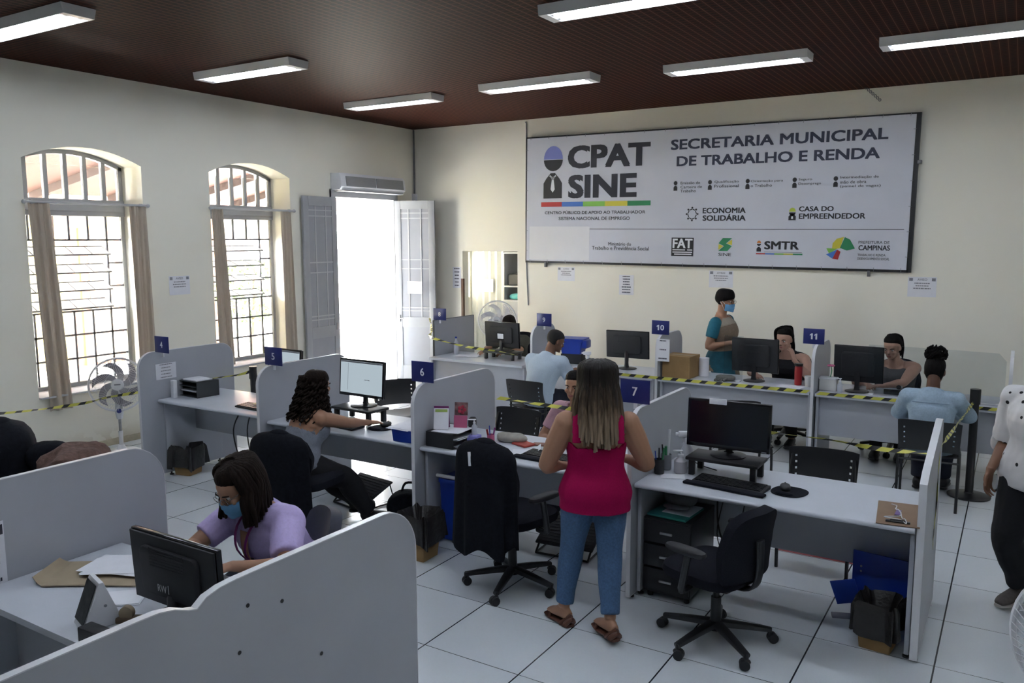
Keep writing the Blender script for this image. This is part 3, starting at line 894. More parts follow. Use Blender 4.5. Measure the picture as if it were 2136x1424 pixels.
def fan(label, loc, rz, head_z, R=.27, tilt=0, blades=6, bladem=None, thick_pole=True):
    """pedestal fan, head faces local -Y"""
    t = thing('pedestal_fan', label, 'fan', loc, rz, 'white pedestal fans')
    m = MB(); m.lathe([(.20, 0), (.205, .012), (.17, .028), (.05, .045), (.03, .09)], (0, 0, 0), 28); m.build('base', WHITE, t)
    z1 = head_z - R - .06
    m = MB(); m.tube([(0, 0, .05), (0, 0, z1 * .6)], .022, 12); m.build('lower_pole', WHITE, t)
    MB().tube([(0, 0, z1 * .6), (0, 0, z1)], .015, 12).build('upper_pole', STEEL, t)
    m = MB(); m.loft([(0, 0, z1 - .03, .028, .025), (0, .0, z1 + .05, .042, .036), (0, .03, z1 + .13, .036, .03), (0, .06, head_z - .02, .03, .03)], n=14, k=3); o = m.build('control_box', WHITE, t)
    m = MB(); m.tube([(0, -.042, z1 + .06), (0, -.032, z1 + .06)], .024, 16); m.build('knob', mat('blue_knob', (.03, .04, .22), .4, ns=9, na=.1), o)
    H = Matrix.Translation((0, 0, head_z)) @ Matrix.Rotation(radians(tilt), 4, 'X')
    m = MB(H); m.tube([(0, .05, 0), (0, .10, 0), (0, .19, 0), (0, .22, 0)], [.055, .075, .07, .03], 18, 2); m.build('motor_housing', WHITE, t)
    m = MB(H)
    rings = 9
    for s, d0 in ((-1, .055), (1, .045)):
        nw = 60
        for k in range(nw):
            a = 2 * pi * k / nw; a2 = a + .35 * s
            m.tube([(.055 * cos(a), s * d0 + .0, .055 * sin(a)), (R * .6 * cos(a + .12 * s), s * d0 * .95, R * .6 * sin(a + .12 * s)), (R * cos(a2), s * .012, R * sin(a2))], .0017, 4, 3)
        for q in (.45, .78):
            m.tube([(R * q * cos(2 * pi * k / 36), s * d0 * (1 - .35 * max(0, q - .6)), R * q * sin(2 * pi * k / 36)) for k in range(36)], .002, 4, 1, True)
    m.tube([(R * cos(2 * pi * k / 40), 0, R * sin(2 * pi * k / 40)) for k in range(40)], .011, 8, 1, True)
    m.build('guard', WHITE, t)
    m = MB(H); m.tube([(0, -.066, 0), (0, -.05, 0)], [.052, .062], 20); m.build('guard_cap', WHITE, t)
    MB(H).box(-.030, .030, -.068, -.0655, -.004, .008).build('name_strip', INKG, t)
    MB(H).tube([(0, -.03, 0), (0, .03, 0)], .05, 18).build('hub', WHITE, t)
    bm_ = bladem or mat('smoky_fan_blade', (.27, .26, .30), .35, ns=6, na=.1)
    for k in range(blades):
        a0 = 2 * pi * k / blades
        def P(u, v):
            r = .045 + (R * .88 - .045) * u
            a = a0 + .95 * u ** 1.3 + (v - .5) * (.85 * (1 - .55 * u))
            return (r * cos(a), (v - .5) * .05 * (1 - .3 * u), r * sin(a))
        MB(H).sheet(10, 5, P, .003).build('blade', bm_, t)
    return t

def bin_box(label, loc, rz=0, w=.24, h=.30, lh=.20, carton=None):
    t = thing('waste_bin', label, 'waste bin', loc, rz, 'cardboard waste bins with black liners')
    m = MB(); q = 1 - lh * .55 / h; m.loft([(0, 0, 0, w * .36, w * .36), (0, 0, h * q, w * (.36 + .11 * q), w * (.36 + .11 * q))], n=24, k=1, sq=.12); m.build('carton', carton or CARD, t)
    m = MB()
    rr = random.Random(label)
    ph = [rr.uniform(0, 6) for _ in range(4)]
    def P(u, v):
        a = 2 * pi * u
        pw = lambda x: math.copysign(abs(x) ** .35, x)
        fold = .012 * sin(9 * a + ph[0]) + .010 * sin(5 * a + ph[1] + 3 * v) + .008 * sin(14 * a + ph[2])
        if v < .55:
            q = v / .55; rad = w * .55 + fold * (1 - q * .5); z = h - lh * (1 - q) - .02 * sin(3 * a + ph[3]) * (1 - q)
        else:
            q = (v - .55) / .45; rad = (w * .53) * (1 - q) + w * .16 * q + fold * .5; z = h + .015 + .012 * sin(6 * a) - .18 * q ** 1.2
        return (rad * pw(cos(a)), rad * pw(sin(a)), z)
    m.sheet(64, 14, P, .002); m.build('bin_liner', BAG, t)
    return t

def jacket(label, P, parts=(24, 24), th=.012, extra=None, name='jacket', m_=None, cat='jacket', loc=(0, 0, 0)):
    t = thing(name, label, cat, loc)
    m = MB(); m.sheet(parts[0], parts[1], P, th); m.build('body', m_ or JACK, t)
    return t

def tape(label, pts, wd=.03, k=8, twist=None, step=.032, seed=1):
    """yellow and black ribbon hanging along pts"""
    P = [V(p[:3]) for p in cr([tuple(p) for p in pts], k)]
    # even steps
    Q = [P[0]]; acc = 0
    for a, b in zip(P, P[1:]):
        L = (b - a).length; s = step - acc
        while s < L:
            Q.append(a + (b - a) * (s / L)); s += step
        acc = (acc + L) % step
    Q.append(P[-1])
    m = MB(); n = len(Q); rr = random.Random(seed); vs = []
    ph = rr.uniform(0, 6)
    for i in range(n):
        t = (Q[min(i + 1, n - 1)] - Q[max(i - 1, 0)]).normalized()
        side = t.cross(V((0, 0, 1))).normalized(); up = side.cross(t)
        a = (twist if twist is not None else 1.25) * sin(i * .122 + ph) + .2 * sin(i * .52 + ph * 2)
        d = up * cos(a) + side * sin(a)
        sl_ = t * .018
        nn = side * cos(a) - up * sin(a)
        for sgn in (-1, 1):
            vs += [Q[i] + d * wd / 2 * sgn + sl_ * sgn + nn * .0006, Q[i] + d * wd / 2 * sgn + sl_ * sgn - nn * .0006]
    m.v = [tuple(p) for p in vs]
    for i in range(n - 1):
        a, b = i * 4, i * 4 + 4
        for q in ((a, b, b + 2, a + 2), (a + 1, a + 3, b + 3, b + 1), (a, a + 1, b + 1, b), (a + 2, b + 2, b + 3, a + 3)):
            m.f.append(q); m.mi.append(0 if i % 5 < 3 else 1)
    o = m.build('caution_tape', [TAPEY, TAPEK])
    return tag(o, label, 'caution tape', 'yellow and black caution tapes')

def post(label, loc, h=.95, tapes=True):
    t = thing('barrier_post', label, 'barrier post', loc, 0, 'black belt barrier posts')
    MB().lathe([(.17, 0), (.172, .012), (.12, .025), (.04, .032), (.036, .04)], (0, 0, 0), 32).build('base', BLACK, t)
    MB().tube([(0, 0, .03), (0, 0, h - .12)], .033, 16).build('pole', BLACKM, t)
    MB().tube([(0, 0, h - .13), (0, 0, h)], .042, 16).build('belt_head', BLACK, t)
    return t

def paper_on(label, o, ux, uy, w, h, lines, name='wall_notice', group='paper notices on the walls', head=True, ink=INKG, logo=True, cat='notice'):
    """a sheet of paper standing in the plane ux, uy with its print"""
    o, ux, uy = V(o), V(ux), V(uy); nn = ux.cross(uy)
    t = thing(name, label, cat, o, 0, group)
    m = MB(); m.add([ux * a + uy * b + nn * c for c in (0.001, .003) for a, b in ((0, 0), (w, 0), (w, h), (0, h))], [(3, 2, 1, 0), (4, 5, 6, 7), (0, 1, 5, 4), (1, 2, 6, 5), (2, 3, 7, 6), (3, 0, 4, 7)])
    m.build('sheet', PAPER, t)
    m = MB(); q = nn * .0036
    R = lambda a, b, c, d: flat(m, [(a, c), (b, c), (b, d), (a, d)], q, ux, uy)
    if logo:
        R(.04 * w, .17 * w, .80 * h, .95 * h); R(.83 * w, .96 * w, .80 * h, .95 * h)
    if head: text(m, 'AVISO', q, ux, uy, .33 * w, .67 * w, .81 * h, .93 * h, .02)
    rr = random.Random(label)
    for k in range(lines):
        y = h * (.66 - .13 * k) if head else h * (.9 - .8 * k / max(lines - 1, 1))
        wd = rr.uniform(.22, .33) * w; x = w / 2 - wd
        while x < w / 2 + wd:
            l = rr.uniform(.03, .09) * w; R(x, min(x + l, w / 2 + wd), y, y + h * .055); x += l + .015 * w
    m.build('print', ink, t)
    return t
# ------------------------------------------------------------------ desk rows
PG = 'rounded desk partitions'
PX = [-6.88, -5.28, -3.66, -1.97]
for x, lb in zip(PX, ('grey rounded partition carrying the number 4 sign', 'grey rounded partition carrying the number 5 sign',
                      'grey rounded partition carrying the number 6 sign', 'grey rounded partition carrying the number 7 sign')):
    partition(lb, x, 4.55, 5.62)
endp = partition('pale end partition with a sloping front, yellow tape tied round it', -.36, 4.62, 5.50, outline=[(0, .02), (.88, .02), (.88, 1.16), (.80, 1.17), (.10, 1.02), (0, .98)], th=.035)
for (x, y, lb) in ((-6.40, 8.42, 'black edged partition carrying the number 8 sign'),):
    partition(lb, x, y, 9.32, edge=WOODEDGE, r=.01)
for x, y, y1, lb in ((-4.94, 8.42, 9.0, 'grey partition carrying the number 9 sign, behind the man in the pale shirt'), (-3.30, 8.30, 9.05, 'grey partition carrying the number 10 sign with a paper on it'),
                     (-1.66, 8.22, 9.0, 'grey partition carrying the number 11 sign'), (-.02, 8.25, 9.0, 'grey partition closing the row beside the acrylic screen')):
    partition(lb, x, y, y1)
for n, x, y in (('4', -6.72, 4.70), ('5', -5.24, 4.70), ('6', -3.68, 4.70), ('7', -2.04, 4.78), ('8', -6.33, 8.46), ('9', -4.81, 8.50), ('10', -3.30, 8.40), ('11', -1.70, 8.40)):
    number_sign(n, 'blue sign with the white number %s on top of its partition' % n, x, y, rz=0)
DG = 'pale office desks'
desk('pale desk with cables hanging below, between the number 4 and 5 signs', PX[0] + .02, PX[1] - .02, 4.72, 5.44, 5.12, (.40, .70))
desk('pale desk the woman in the grey vest works at', PX[1] + .02, PX[2] - .02, 4.62, 5.34, 5.14, (.36, .70))
desk('pale desk behind the chair with the black coat', PX[2] + .02, PX[3] - .02, 4.60, 5.32, 5.14, (.30, .70))
desk('pale desk with the switched off monitor and clipboard', PX[3] + .02, -.385, 4.58, 5.30, 5.18, (.28, .70))
desk('pale desk at the number 8 sign, below the floor fan', -6.36, -4.97, 8.95, 8.25, 8.36, (.06, .71))
desk('pale desk the man in the pale shirt sits at', -4.90, -3.33, 8.95, 8.25, 8.36, (.30, .71))
desk('pale desk with the cardboard box, taped along its edge', -3.26, -1.69, 8.95, 8.25, 8.36, (.36, .71))
desk('pale desk with the acrylic screen, at the number 11 sign', -1.63, -.05, 8.95, 8.22, 8.34, (.32, .71))

# ---- foreground booth
_o = [(2.505 - .19 + .19 * cos(radians(a)), 1.01 + .19 * sin(radians(a))) for a in range(0, 91, 10)]
_o += [(1.62, 1.2), (1.56, 1.196), (1.51, 1.184), (1.475, 1.160), (1.445, 1.168), (1.40, 1.188), (1.35, 1.198), (1.29, 1.2), (-.30, 1.2), (-.36, 1.17), (-.40, 1.10), (-.40, .02), (2.505, .02)]
bigp = partition('large grey partition with a scalloped top and drilled holes, nearest the camera', -2.025, 0.0, 2.505, outline=_o)
fp = partition('tall grey partition behind the monitor of the woman in lilac', -3.77, 1.25, 2.60, r=.2)
desk('pale desk with the brown envelope in front of the woman in lilac', -3.74, -2.09, 2.34, 1.62, 1.80, (.30, .70))
for y, z in ((1.66, 1.10), (1.80, 1.06), (1.62, .96), (1.97, .80)):
    t = MB().tube([(.0124, y, z), (.0142, y, z)], .007, 10).build('screw_hole', BLACK, bigp)
paper_on('white printed notice on the tall grey partition, cut by the left edge of the photo', (-3.755, 1.66, .72), (0, 1, 0), (0, 0, 1), .13, .3, 4, 'pinned_notice', None, head=False, ink=INK)

# ------------------------------------------------------------------ computers
Z = .747
riser('black riser under the switched off monitor', (-1.52, 5.04, Z), 0, .46, .24)
monitor('switched off monitor with a taped label, facing the empty chair', (-1.52, 5.06, Z + .12), radians(2), .53, .31, .045)
keyboard('black keyboard with wrist rest in front of the switched off monitor', (-1.43, 4.84, Z), radians(-6), .45)
mouse_pad('black mouse pad on the desk with the clipboard', (-1.09, 4.90, Z), radians(-10))
mouse('black mouse on its pad, on the desk with the clipboard', (-1.12, 4.91, Z + .004), radians(15))
riser('black riser under the lit monitor of the woman in the grey vest', (-4.60, 5.03, Z), radians(-4), .44, .24)
monitor('lit monitor of the woman in the grey vest', (-4.60, 5.06, Z + .12), radians(-2), .50, .31, .075, lit=True)
keyboard('black keyboard in front of the woman in the grey vest', (-4.62, 4.80, Z), radians(-4), .44, rest=False)
mouse_pad('black mouse pad under the hand of the woman in the grey vest', (-4.27, 4.92, Z), 0)
mouse('black mouse under the hand of the woman in the grey vest', (-4.27, 4.97, Z + .004), 0)
monitor('lit monitor behind the number 5 sign', (-5.66, 5.20, Z), radians(-4), .46, .29, .22, lit=True)
keyboard('black keyboard with papers on top, on the desk with hanging cables', (-5.72, 4.92, Z), radians(-4), .46, rest=False)
keyboard('black keyboard beside the red notebook', (-2.66, 4.82, Z), radians(-4), .44, rest=True)
monitor('black monitor seen from behind, pale label on its back, beside the floor fan', (-5.47, 8.62, Z + .10), pi + radians(-3), .52, .32, .045, mark='label', base='sq')
riser('black riser under the monitor with the pale label', (-5.47, 8.62, Z), 0, .46, .24, .10)
monitor('black monitor seen from behind, next to the blue crate', (-3.82, 8.72, Z), pi + radians(4), .52, .32, .12)
monitor('large black monitor hiding the seated woman at the cardboard box desk', (-2.33, 8.64, Z), pi + radians(-3), .50, .36, .09)
monitor('large black monitor behind the acrylic screen', (-1.30, 8.56, Z), pi + radians(-3), .46, .36, .09)
monitor('black monitor seen from behind, nearest the camera, facing the woman in lilac', (-2.765, 1.955, Z), pi, .53, .30, .04, mark='logo', tilt=3, base='sq')

# ------------------------------------------------------------------ desk things: empty desk on the right
def simple(name, label, cat, parts, loc=(0, 0, 0), rz=0, group=None):
    t = thing(name, label, cat, loc, rz, group)
    for nm, mb, m_ in parts: mb.build(nm, m_, t)
    return t
m = MB(); m.box(-.055, .055, -.004, .004, .0, .035, .001)
simple('taped_label', 'small pale label taped over the top edge of the switched off monitor', 'label', [('strip', m, PAPER)], (-1.58, 5.028, Z + .12 + .335), 0)
cb = thing('clipboard', 'brown clipboard with a badge on a white cord', 'clipboard', (-.49, 4.80, Z), radians(6))
MB().box(-.105, .105, -.21, .20, 0, .004, .001).build('board', mat('hardboard', (.24, .15, .09), .6, ns=9, na=.1), cb)
m = MB(); m.box(-.06, .06, -.175, -.150, .004, .012, .003); m.tube([(-.035, -.16, .012), (-.03, -.18, .022), (.03, -.18, .022), (.035, -.16, .012)], .003, 6, 3); m.build('clamp', BLACK, cb)
bd = thing('badge_cord', 'white cord with a purple badge lying on the clipboard', 'lanyard', (-.49, 4.80, Z + .008))
MB().tube([(-.05, .14, 0), (-.02, .11, .003), (-.02, .06, 0), (.0, .02, .01), (.02, -.05, .004), (.0, -.13, .018), (-.05, -.16, .016), (.03, -.17, .016), (.06, -.19, .004), (.05, -.15, .016), (.03, -.10, .004), (.01, .02, .004)], .0028, 6, 4).build('cord', WHITE, bd)
MB().box(-.012, .014, -.06, .03, .003, .007, .001).build('badge', mat('purple_badge', (.16, .10, .30), .4, ns=9, na=.1), bd)
def pencup(label, loc, m_, items, r=.032, h=.095):
    t = thing('pen_cup', label, 'pen cup', loc, 0, 'desk pen cups')
    MB().lathe([(r * .9, 0), (r, .004), (r, h), (r - .003, h), (r - .004, .01)], (0, 0, 0), 20).build('cup', m_, t)
    for i, (mm, L, rad, a) in enumerate(items):
        MB().tube([(.012 * cos(a), .012 * sin(a), .01), ((.012 + .018) * cos(a), (.012 + .018) * sin(a), L)], rad, 8).build('pen', mm, t)
pencup('dark mesh cup of pens beside the spray bottle', (-1.90, 4.86, Z), BLACKM, [(GREEN, .17, .006, .3), (BLACK, .16, .005, 2), (BLUE, .15, .004, 4)])
pencup('grey cup with a ruler, nearest the number 7 partition', (-1.90, 4.98, Z), INKG, [(WHITE, .26, .009, 1.2), (BLACK, .16, .005, 3), (GREEN, .16, .009, 5)], .035, .10)
def pump(label, loc, m_, h=.17, r=.034, spray=False, capm=None):
    t = thing('spray_bottle' if spray else 'sanitizer_bottle', label, 'bottle', loc, .5)
    MB().lathe([(r * .9, 0), (r, .006), (r, h * .6), (r * .45, h * .78), (r * .42, h * .85), (.004, h * .85)], (0, 0, 0), 20).build('bottle', m_, t)
    m = MB()
    if spray:
        m.lathe([(r * .55, h * .84), (r * .55, h * .95), (.02, h)], (0, 0, 0), 16); m.box(-.06, .035, -.018, .018, h, h + .04, .008); m.box(-.035, -.025, -.008, .008, h - .04, h, .003); m.box(-.078, -.058, -.01, .01, h + .012, h + .03, .003)
    else:
        m.lathe([(r * .5, h * .84), (r * .5, h * .93), (.006, h * .94), (.006, h * 1.08)], (0, 0, 0), 14); m.box(-.05, .014, -.010, .010, h * 1.07, h * 1.14, .004)
    m.build('pump_head', capm or WHITE, t)
pump('white spray bottle behind the pen cups', (-1.80, 5.10, Z), BOTTLE, .20, .04, True)
pump('white capped sanitizer bottle beside the pen cups', (-1.79, 4.95, Z), mat('grey_label_bottle', (.42, .42, .46), .4, ns=6, na=.06), .13, .042)
def sheets(name, label, loc, rz, w_, d_, n=1, m_=PAPER, th=.0012, cat='paper', group='loose papers on desks', curl=.0, spread=.05, seed=1):
    t = thing(name, label, cat, loc, rz, group); rr = random.Random(seed)
    for i in range(n):
        a = rr.uniform(-spread, spread) * (i > 0) * 3; ox, oy = (rr.uniform(-.02, .02) if i else 0), (rr.uniform(-.02, .02) if i else 0)
        m = MB(Matrix.Translation((ox, oy, .001 + i * .0022)) @ Matrix.Rotation(a, 4, 'Z'))
        m.sheet(8, 6, lambda u, v: ((u - .5) * w_, (v - .5) * d_, curl * max(0, (u - .55)) ** 2 * 4 + .001 * sin(u * 5 + v * 4)), th)
        m.build('sheet', m_, t)
    return t
sheets('note_paper', 'white note paper in front of the pen cups', (-1.80, 4.84, Z), .4, .15, .10)
# drawer unit and things stored under that desk
pd = thing('drawer_pedestal', 'black drawer pedestal under the empty desk', 'drawer unit', (-1.76, 4.88, 0), 0)
MB().box(-.155, .155, -.22, .22, .04, .52, .004).build('body', BLACK, pd)
for k in range(3):
    f = MB().box(-.15, .15, -.236, -.221, .06 + k * .155, .20 + k * .155, .004).build('drawer', BLACK, pd)
    MB().box(-.04, .04, -.248, -.236, .12 + k * .155, .135 + k * .155, .003).build('handle', STEEL, f)
for sx in (-1, 1):
    for sy in (-1, 1): MB().tube([(sx * .12, sy * .18, 0), (sx * .12, sy * .18, .045)], .018, 10).build('caster', BLACK, pd)
t = thing('folder', 'teal folder lying on the black drawer pedestal', 'folder', (-1.77, 4.80, .521), radians(-4))
MB().box(-.13, .13, -.12, .17, 0, .014, .003).build('cover', TEAL, t); MB().box(-.06, .125, -.05, .168, .0142, .017).build('sheet', PAPER, t)
t = thing('cap', 'grey rounded cap on top of the teal folder', 'cap', (-1.77, 4.92, .538), 0)
m = MB(); m.ell((0, 0, .055), (.11, .09, .065), 1, 1, 20, 10); m.build('crown', mat('grey_felt', (.16, .17, .19), .9, ns=30, na=.15), t)
MB().ell((0, -.085, .018), (.085, .06, .010)).build('brim', mat('pale_felt', (.30, .31, .33), .9, ns=30, na=.1), t)
fb = thing('document_box', 'blue plastic document box lying open under the empty desk', 'box', (-.58, 5.06, 0), radians(-8))
MB().box(-.17, .17, -.006, .006, .0, .40, .004).build('back_panel', BLUE, fb)
m = MB().at((-.10, -.03, .10), .25, radians(18), radians(-16)); m.box(-.14, .0, -.004, .004, .0, .17, .003); m.build('flap', BLUE, fb)
m = MB().at((-.16, -.06, .0), .5, radians(20)); m.box(-.10, .12, -.12, .02, .0, .012, .003); m.build('bottom_panel', mat('dark_blue_plastic', (.006, .015, .07), .4, ns=6, na=.1), fb)
for k in range(2): MB().tube([(-.12, -.0065, .28 + k * .03), (-.12, -.010, .28 + k * .03)], .006, 8).build('snap', STEEL, fb)
bin_box('cardboard waste bin with black liner under the empty desk', (-.55, 4.74, 0), radians(-6), .225, .26, .17)
MB_ = MB(); MB_.box(-.30, .30, -.022, .022, .0005, .0015)
tag(MB_.build('floor_tape', mat('red_floor_tape', (.30, .03, .04), .5, ns=9, na=.15)), 'red tape line stuck on the floor behind the empty desk', 'floor tape').location = (-1.10, 5.90, 0)
def cable(label, pts, r=.004, name='power_cable'):
    o = MB().tube(pts, r, 6, 6).build(name, BLACK); return tag(o, label, 'cable', 'black power cables')
cable('black cables drooping below the empty desk', [(-1.60, 5.15, .70), (-1.58, 5.10, .40), (-1.50, 5.08, .26), (-1.38, 5.12, .34), (-1.30, 5.16, .45)], .006)
cable('black cable loop hanging beside the black drawer pedestal', [(-1.52, 5.12, .70), (-1.56, 5.02, .36), (-1.46, 5.02, .2), (-1.42, 5.1, .5), (-1.40, 5.14, .7)])
cable('black cable trailing across the empty desk to its monitor', [(-1.60, 5.10, Z + .006), (-1.72, 5.16, Z + .006), (-1.80, 5.24, Z + .006), (-1.76, 5.31, Z), (-1.75, 5.315, .5)], .004)
cable('long black cable looping below the desk between the 4 and 5 signs', [(-6.02, 5.02, .72), (-6.10, 4.96, .5), (-6.04, 4.98, .2), (-5.9, 5.0, .02), (-5.7, 5.05, .008)], .006)
cable('straight black cable below the desk between the 4 and 5 signs', [(-5.92, 5.04, .72), (-5.96, 5.0, .5), (-5.90, 5.0, .2), (-5.8, 5.02, .008)], .006)
cable('dark plug lead below the lit monitor behind the number 5 sign', [(-5.80, 5.04, .72), (-5.74, 4.98, .5), (-5.66, 5.0, .25), (-5.6, 5.1, .01)], .006)

# ---- desk with the black coat chair
tb = thing('letter_tray', 'black letter tray stuffed with papers below the number 6 sign', 'letter tray', (-3.50, 4.80, Z), 0)
m = MB(); m.box(-.12, -.112, -.15, .15, 0, .11, .002); m.box(.112, .12, -.15, .15, 0, .03, .002); m.box(-.12, .12, .142, .15, 0, .11, .002); m.box(-.12, .12, -.15, -.142, 0, .11, .002)
for z in (0, .052, .105): m.box(-.118, .118, -.148, .148, z, z + .004)
m.build('rack', BLACK, tb)
for k, (z, a) in enumerate(((.006, .05), (.014, -.08), (.058, .04), (.066, -.05), (.110, .06))):
    m = MB(Matrix.Translation((.03, 0, z)) @ Matrix.Rotation(a, 4, 'Z')); m.sheet(6, 4, lambda u, v: ((u - .5) * .24, (v - .5) * .26, .02 * max(0, u - .6)), .002); m.build('sheet', PAPER, tb)
ca = thing('desk_calendar', 'white desk calendar with a green heading on the black letter tray', 'calendar', (-3.545, 4.735, Z + .115), radians(28))
m = MB().at((0, 0, 0), 0, radians(-14)); m.box(-.055, .055, -.003, .003, 0, .17); m.build('page', PAPER, ca)
m = MB().at((0, 0, 0), 0, radians(-14)); m.box(-.045, .045, -.0042, -.003, .125, .145); m.build('heading', mat('lime_print', (.35, .48, .12), .6, ns=9, na=.05), ca)
m = MB().at((0, .075, 0), 0, radians(14)); m.box(-.055, .055, -.003, .003, 0, .17); m.build('stand', PURP, ca)
nb = thing('flowered_notebook', 'pink notebook with a rose cover standing on the black letter tray', 'notebook', (-3.46, 4.86, Z + .112), radians(20))
m = MB().at((0, 0, 0), 0, radians(-8)); m.box(-.05, .05, -.006, .006, 0, .09); m.build('pink_cover', PINKP, nb)
m = MB().at((0, .012, 0), 0, radians(-8)); m.box(-.05, .05, -.004, .004, .09, .185); m.build('cover', mat('flower_print', (.22, .12, .12), .6, ns=22, na=.9), nb)
m = MB().at((.012, .004, .135), 0, radians(-8))
for k in range(5): m.ell((.02 * cos(k * 1.26), -.004, .02 * sin(k * 1.26)), (.014, .004, .014), 1, 1, 10, 6)
m.build('rose', mat('rose_print', (.45, .03, .07), .6, ns=30, na=.3), nb)
t = thing('glasses_case', 'black glasses case at the back of the black letter tray', 'case', (-3.40, 4.93, Z + .112), .4); MB().ell((0, 0, .035), (.028, .05, .036), .5, .6).build('shell', BLACK, t)
t = thing('tissue_box', 'small lilac box beside the pump bottle', 'box', (-3.33, 4.85, Z), .1); MB().box(-.04, .04, -.04, .04, 0, .075, .003).build('carton', mat('lilac_card', (.22, .22, .55), .6, ns=6, na=.1), t)
pump('clear pump bottle in the lilac box beside the letter tray', (-3.335, 4.86, Z + .076), BOTTLE, .10, .02)
pencup('pink pot of small desk things beside the lilac box', (-3.27, 4.98, Z), PINKP, [(PURP, .11, .006, .5), (BLUE, .12, .004, 2.5), (RED, .10, .008, 4)], .028, .06)
t = thing('paper_bag', 'crumpled grey paper bag behind the black coat', 'bag', (-3.16, 5.10, Z), .3); MB().ell((0, 0, .028), (.12, .075, .030), .8, .9, 22, 12, .35, 3).build('bag', mat('grey_wrap', (.33, .31, .27), .7, ns=20, na=.2), t)
t = thing('notebook', 'red notebook lying on the pale desk', 'notebook', (-3.02, 5.04, Z), radians(-20)); MB().box(-.075, .075, -.055, .055, 0, .014, .003).build('cover', mat('red_leather', (.36, .045, .03), .5, ns=9, na=.1), t)
t = thing('mobile_phone', 'brown cased phone beside the red notebook', 'phone', (-2.90, 5.10, Z), radians(-75)); MB().box(-.038, .038, -.07, .07, 0, .011, .004).build('case', mat('tan_case', (.22, .10, .07), .5, ns=9, na=.1), t); MB().box(-.012, .030, .02, .062, .011, .014, .003).build('camera_bump', BLACK, t)
sheets('open_leaflet', 'curled white leaflet beside the red notebook', (-2.90, 4.88, Z), radians(30), .20, .14, 1, curl=.05)
bx = thing('storage_box', 'tall blue plastic box under the desk, beside the number 6 partition', 'box', (-3.49, 4.86, 0), 0)
m = MB(); m.loft([(0, 0, .02, .075, .10), (0, 0, .48, .085, .12)], n=24, k=1, sq=.15); m.build('body', BLUE, bx)
m = MB(); m.loft([(0, 0, .46, .092, .128), (0, 0, .49, .092, .128)], n=24, k=1, sq=.15); m.build('rim', BLUE, bx)
MB().box(-.10, .12, -.14, -.115, .50, .525, .008).build('tray_handle', WHITE, bx)
bin_box('cardboard waste bin with black liner beside the black coat', (-3.52, 4.44, 0), radians(2), .25, .32, .20)
def footrest(label, loc, rz):
    t = thing('footrest', label, 'footrest', loc, rz, 'black footrests')
    m = MB().at((0, 0, .13), 0, radians(24)); m.box(-.22, .22, -.15, .15, -.008, .008, .004)
    for k in range(9): m.box(-.21, .21, -.13 + k * .03, -.122 + k * .03, .008, .012)
    m.build('platform', BLACKM, t)
    for s in (-1, 1): MB().tube([(s * .20, -.17, .008), (s * .20, .17, .008), (s * .20, .12, .17), (s * .20, -.06, .11), (s * .20, -.17, .008)], .008, 6).build('leg', BLACK, t)
    MB().tube([(-.20, -.17, .008), (.20, -.17, .008)], .008, 6).build('crossbar', BLACK, t)
footrest('black footrest on the bright floor below the lit monitor', (-4.68, 5.14, 0), radians(-10))
footrest('black footrest half hidden behind the woman in the pink top', (-2.66, 5.10, 0), radians(5))

# ---- desk of the woman in the grey vest and the desk beyond the number 5 partition
t = thing('document_tray', 'blue plastic tray against the number 6 partition', 'tray', (-3.84, 4.76, Z), 0)
m = MB(); m.loft([(0, 0, 0, .09, .12), (0, 0, .095, .10, .13)], n=24, k=1, sq=.15); m.build('tray', BLUE, t)
sheets('paper_stack', 'white papers lying on the blue tray', (-3.85, 4.76, Z + .097), .1, .21, .29, 3, seed=4)
t = thing('handbag', 'black bag on the floor below the blue tray', 'bag', (-4.02, 4.98, 0), .2); m = MB(); m.ell((0, 0, .12), (.20, .13, .125), .6, .7, 26, 14, .12, 5); m.build('body', JACK, t)
MB().tube([(-.10, 0, .22), (-.06, 0, .31), (.06, 0, .31), (.10, 0, .22)], .010, 8, 4).build('handle', JACK, t)
t = thing('letter_tray', 'dark letter tray on the desk beside the number 4 partition', 'letter tray', (-6.72, 5.08, Z), radians(-4))
m = MB(); m.box(-.15, -.142, -.12, .12, 0, .15); m.box(.142, .15, -.12, .12, 0, .15); m.box(-.15, .15, .112, .12, 0, .15)
for z in (0, .05, .10, .146): m.box(-.15, .15, -.12, .12, z, z + .004)
m.build('rack', mat('dark_grey_tray', (.035, .04, .045), .45, ns=9, na=.1), t)
MB().box(-.11, .11, -.10, .08, .152, .165, .003).build('sheet', PAPER, t); MB().box(-.12, .12, -.115, .10, .054, .062).build('sheet', PAPER, t)
sheets('paper_stack', 'papers and yellow cards on the keyboard between the 4 and 5 signs', (-5.68, 4.98, Z + .03), radians(-8), .22, .10, 3, m_=mat('pale_yellow_paper', (.48, .48, .30), .8, ns=9, na=.1), seed=8)
t = thing('holder', 'small white holder beside the dark letter tray', 'holder', (-6.80, 4.86, Z), 0); MB().box(-.025, .025, -.02, .02, 0, .17, .004).build('holder', WHITE, t)
bin_box('cardboard waste bin with black liner below the number 4 desk', (-6.74, 4.93, 0), radians(14), .24, .27, .20)
paper_on('pale printed sheet taped on the number 4 partition', (-6.865, 4.72, .93), (0, 1, 0), (0, 0, 1), .22, .15, 5, 'pinned_notice', None, head=False, logo=False)
post('black barrier post behind the desk with hanging cables', (-6.76, 5.78, 0), .93)
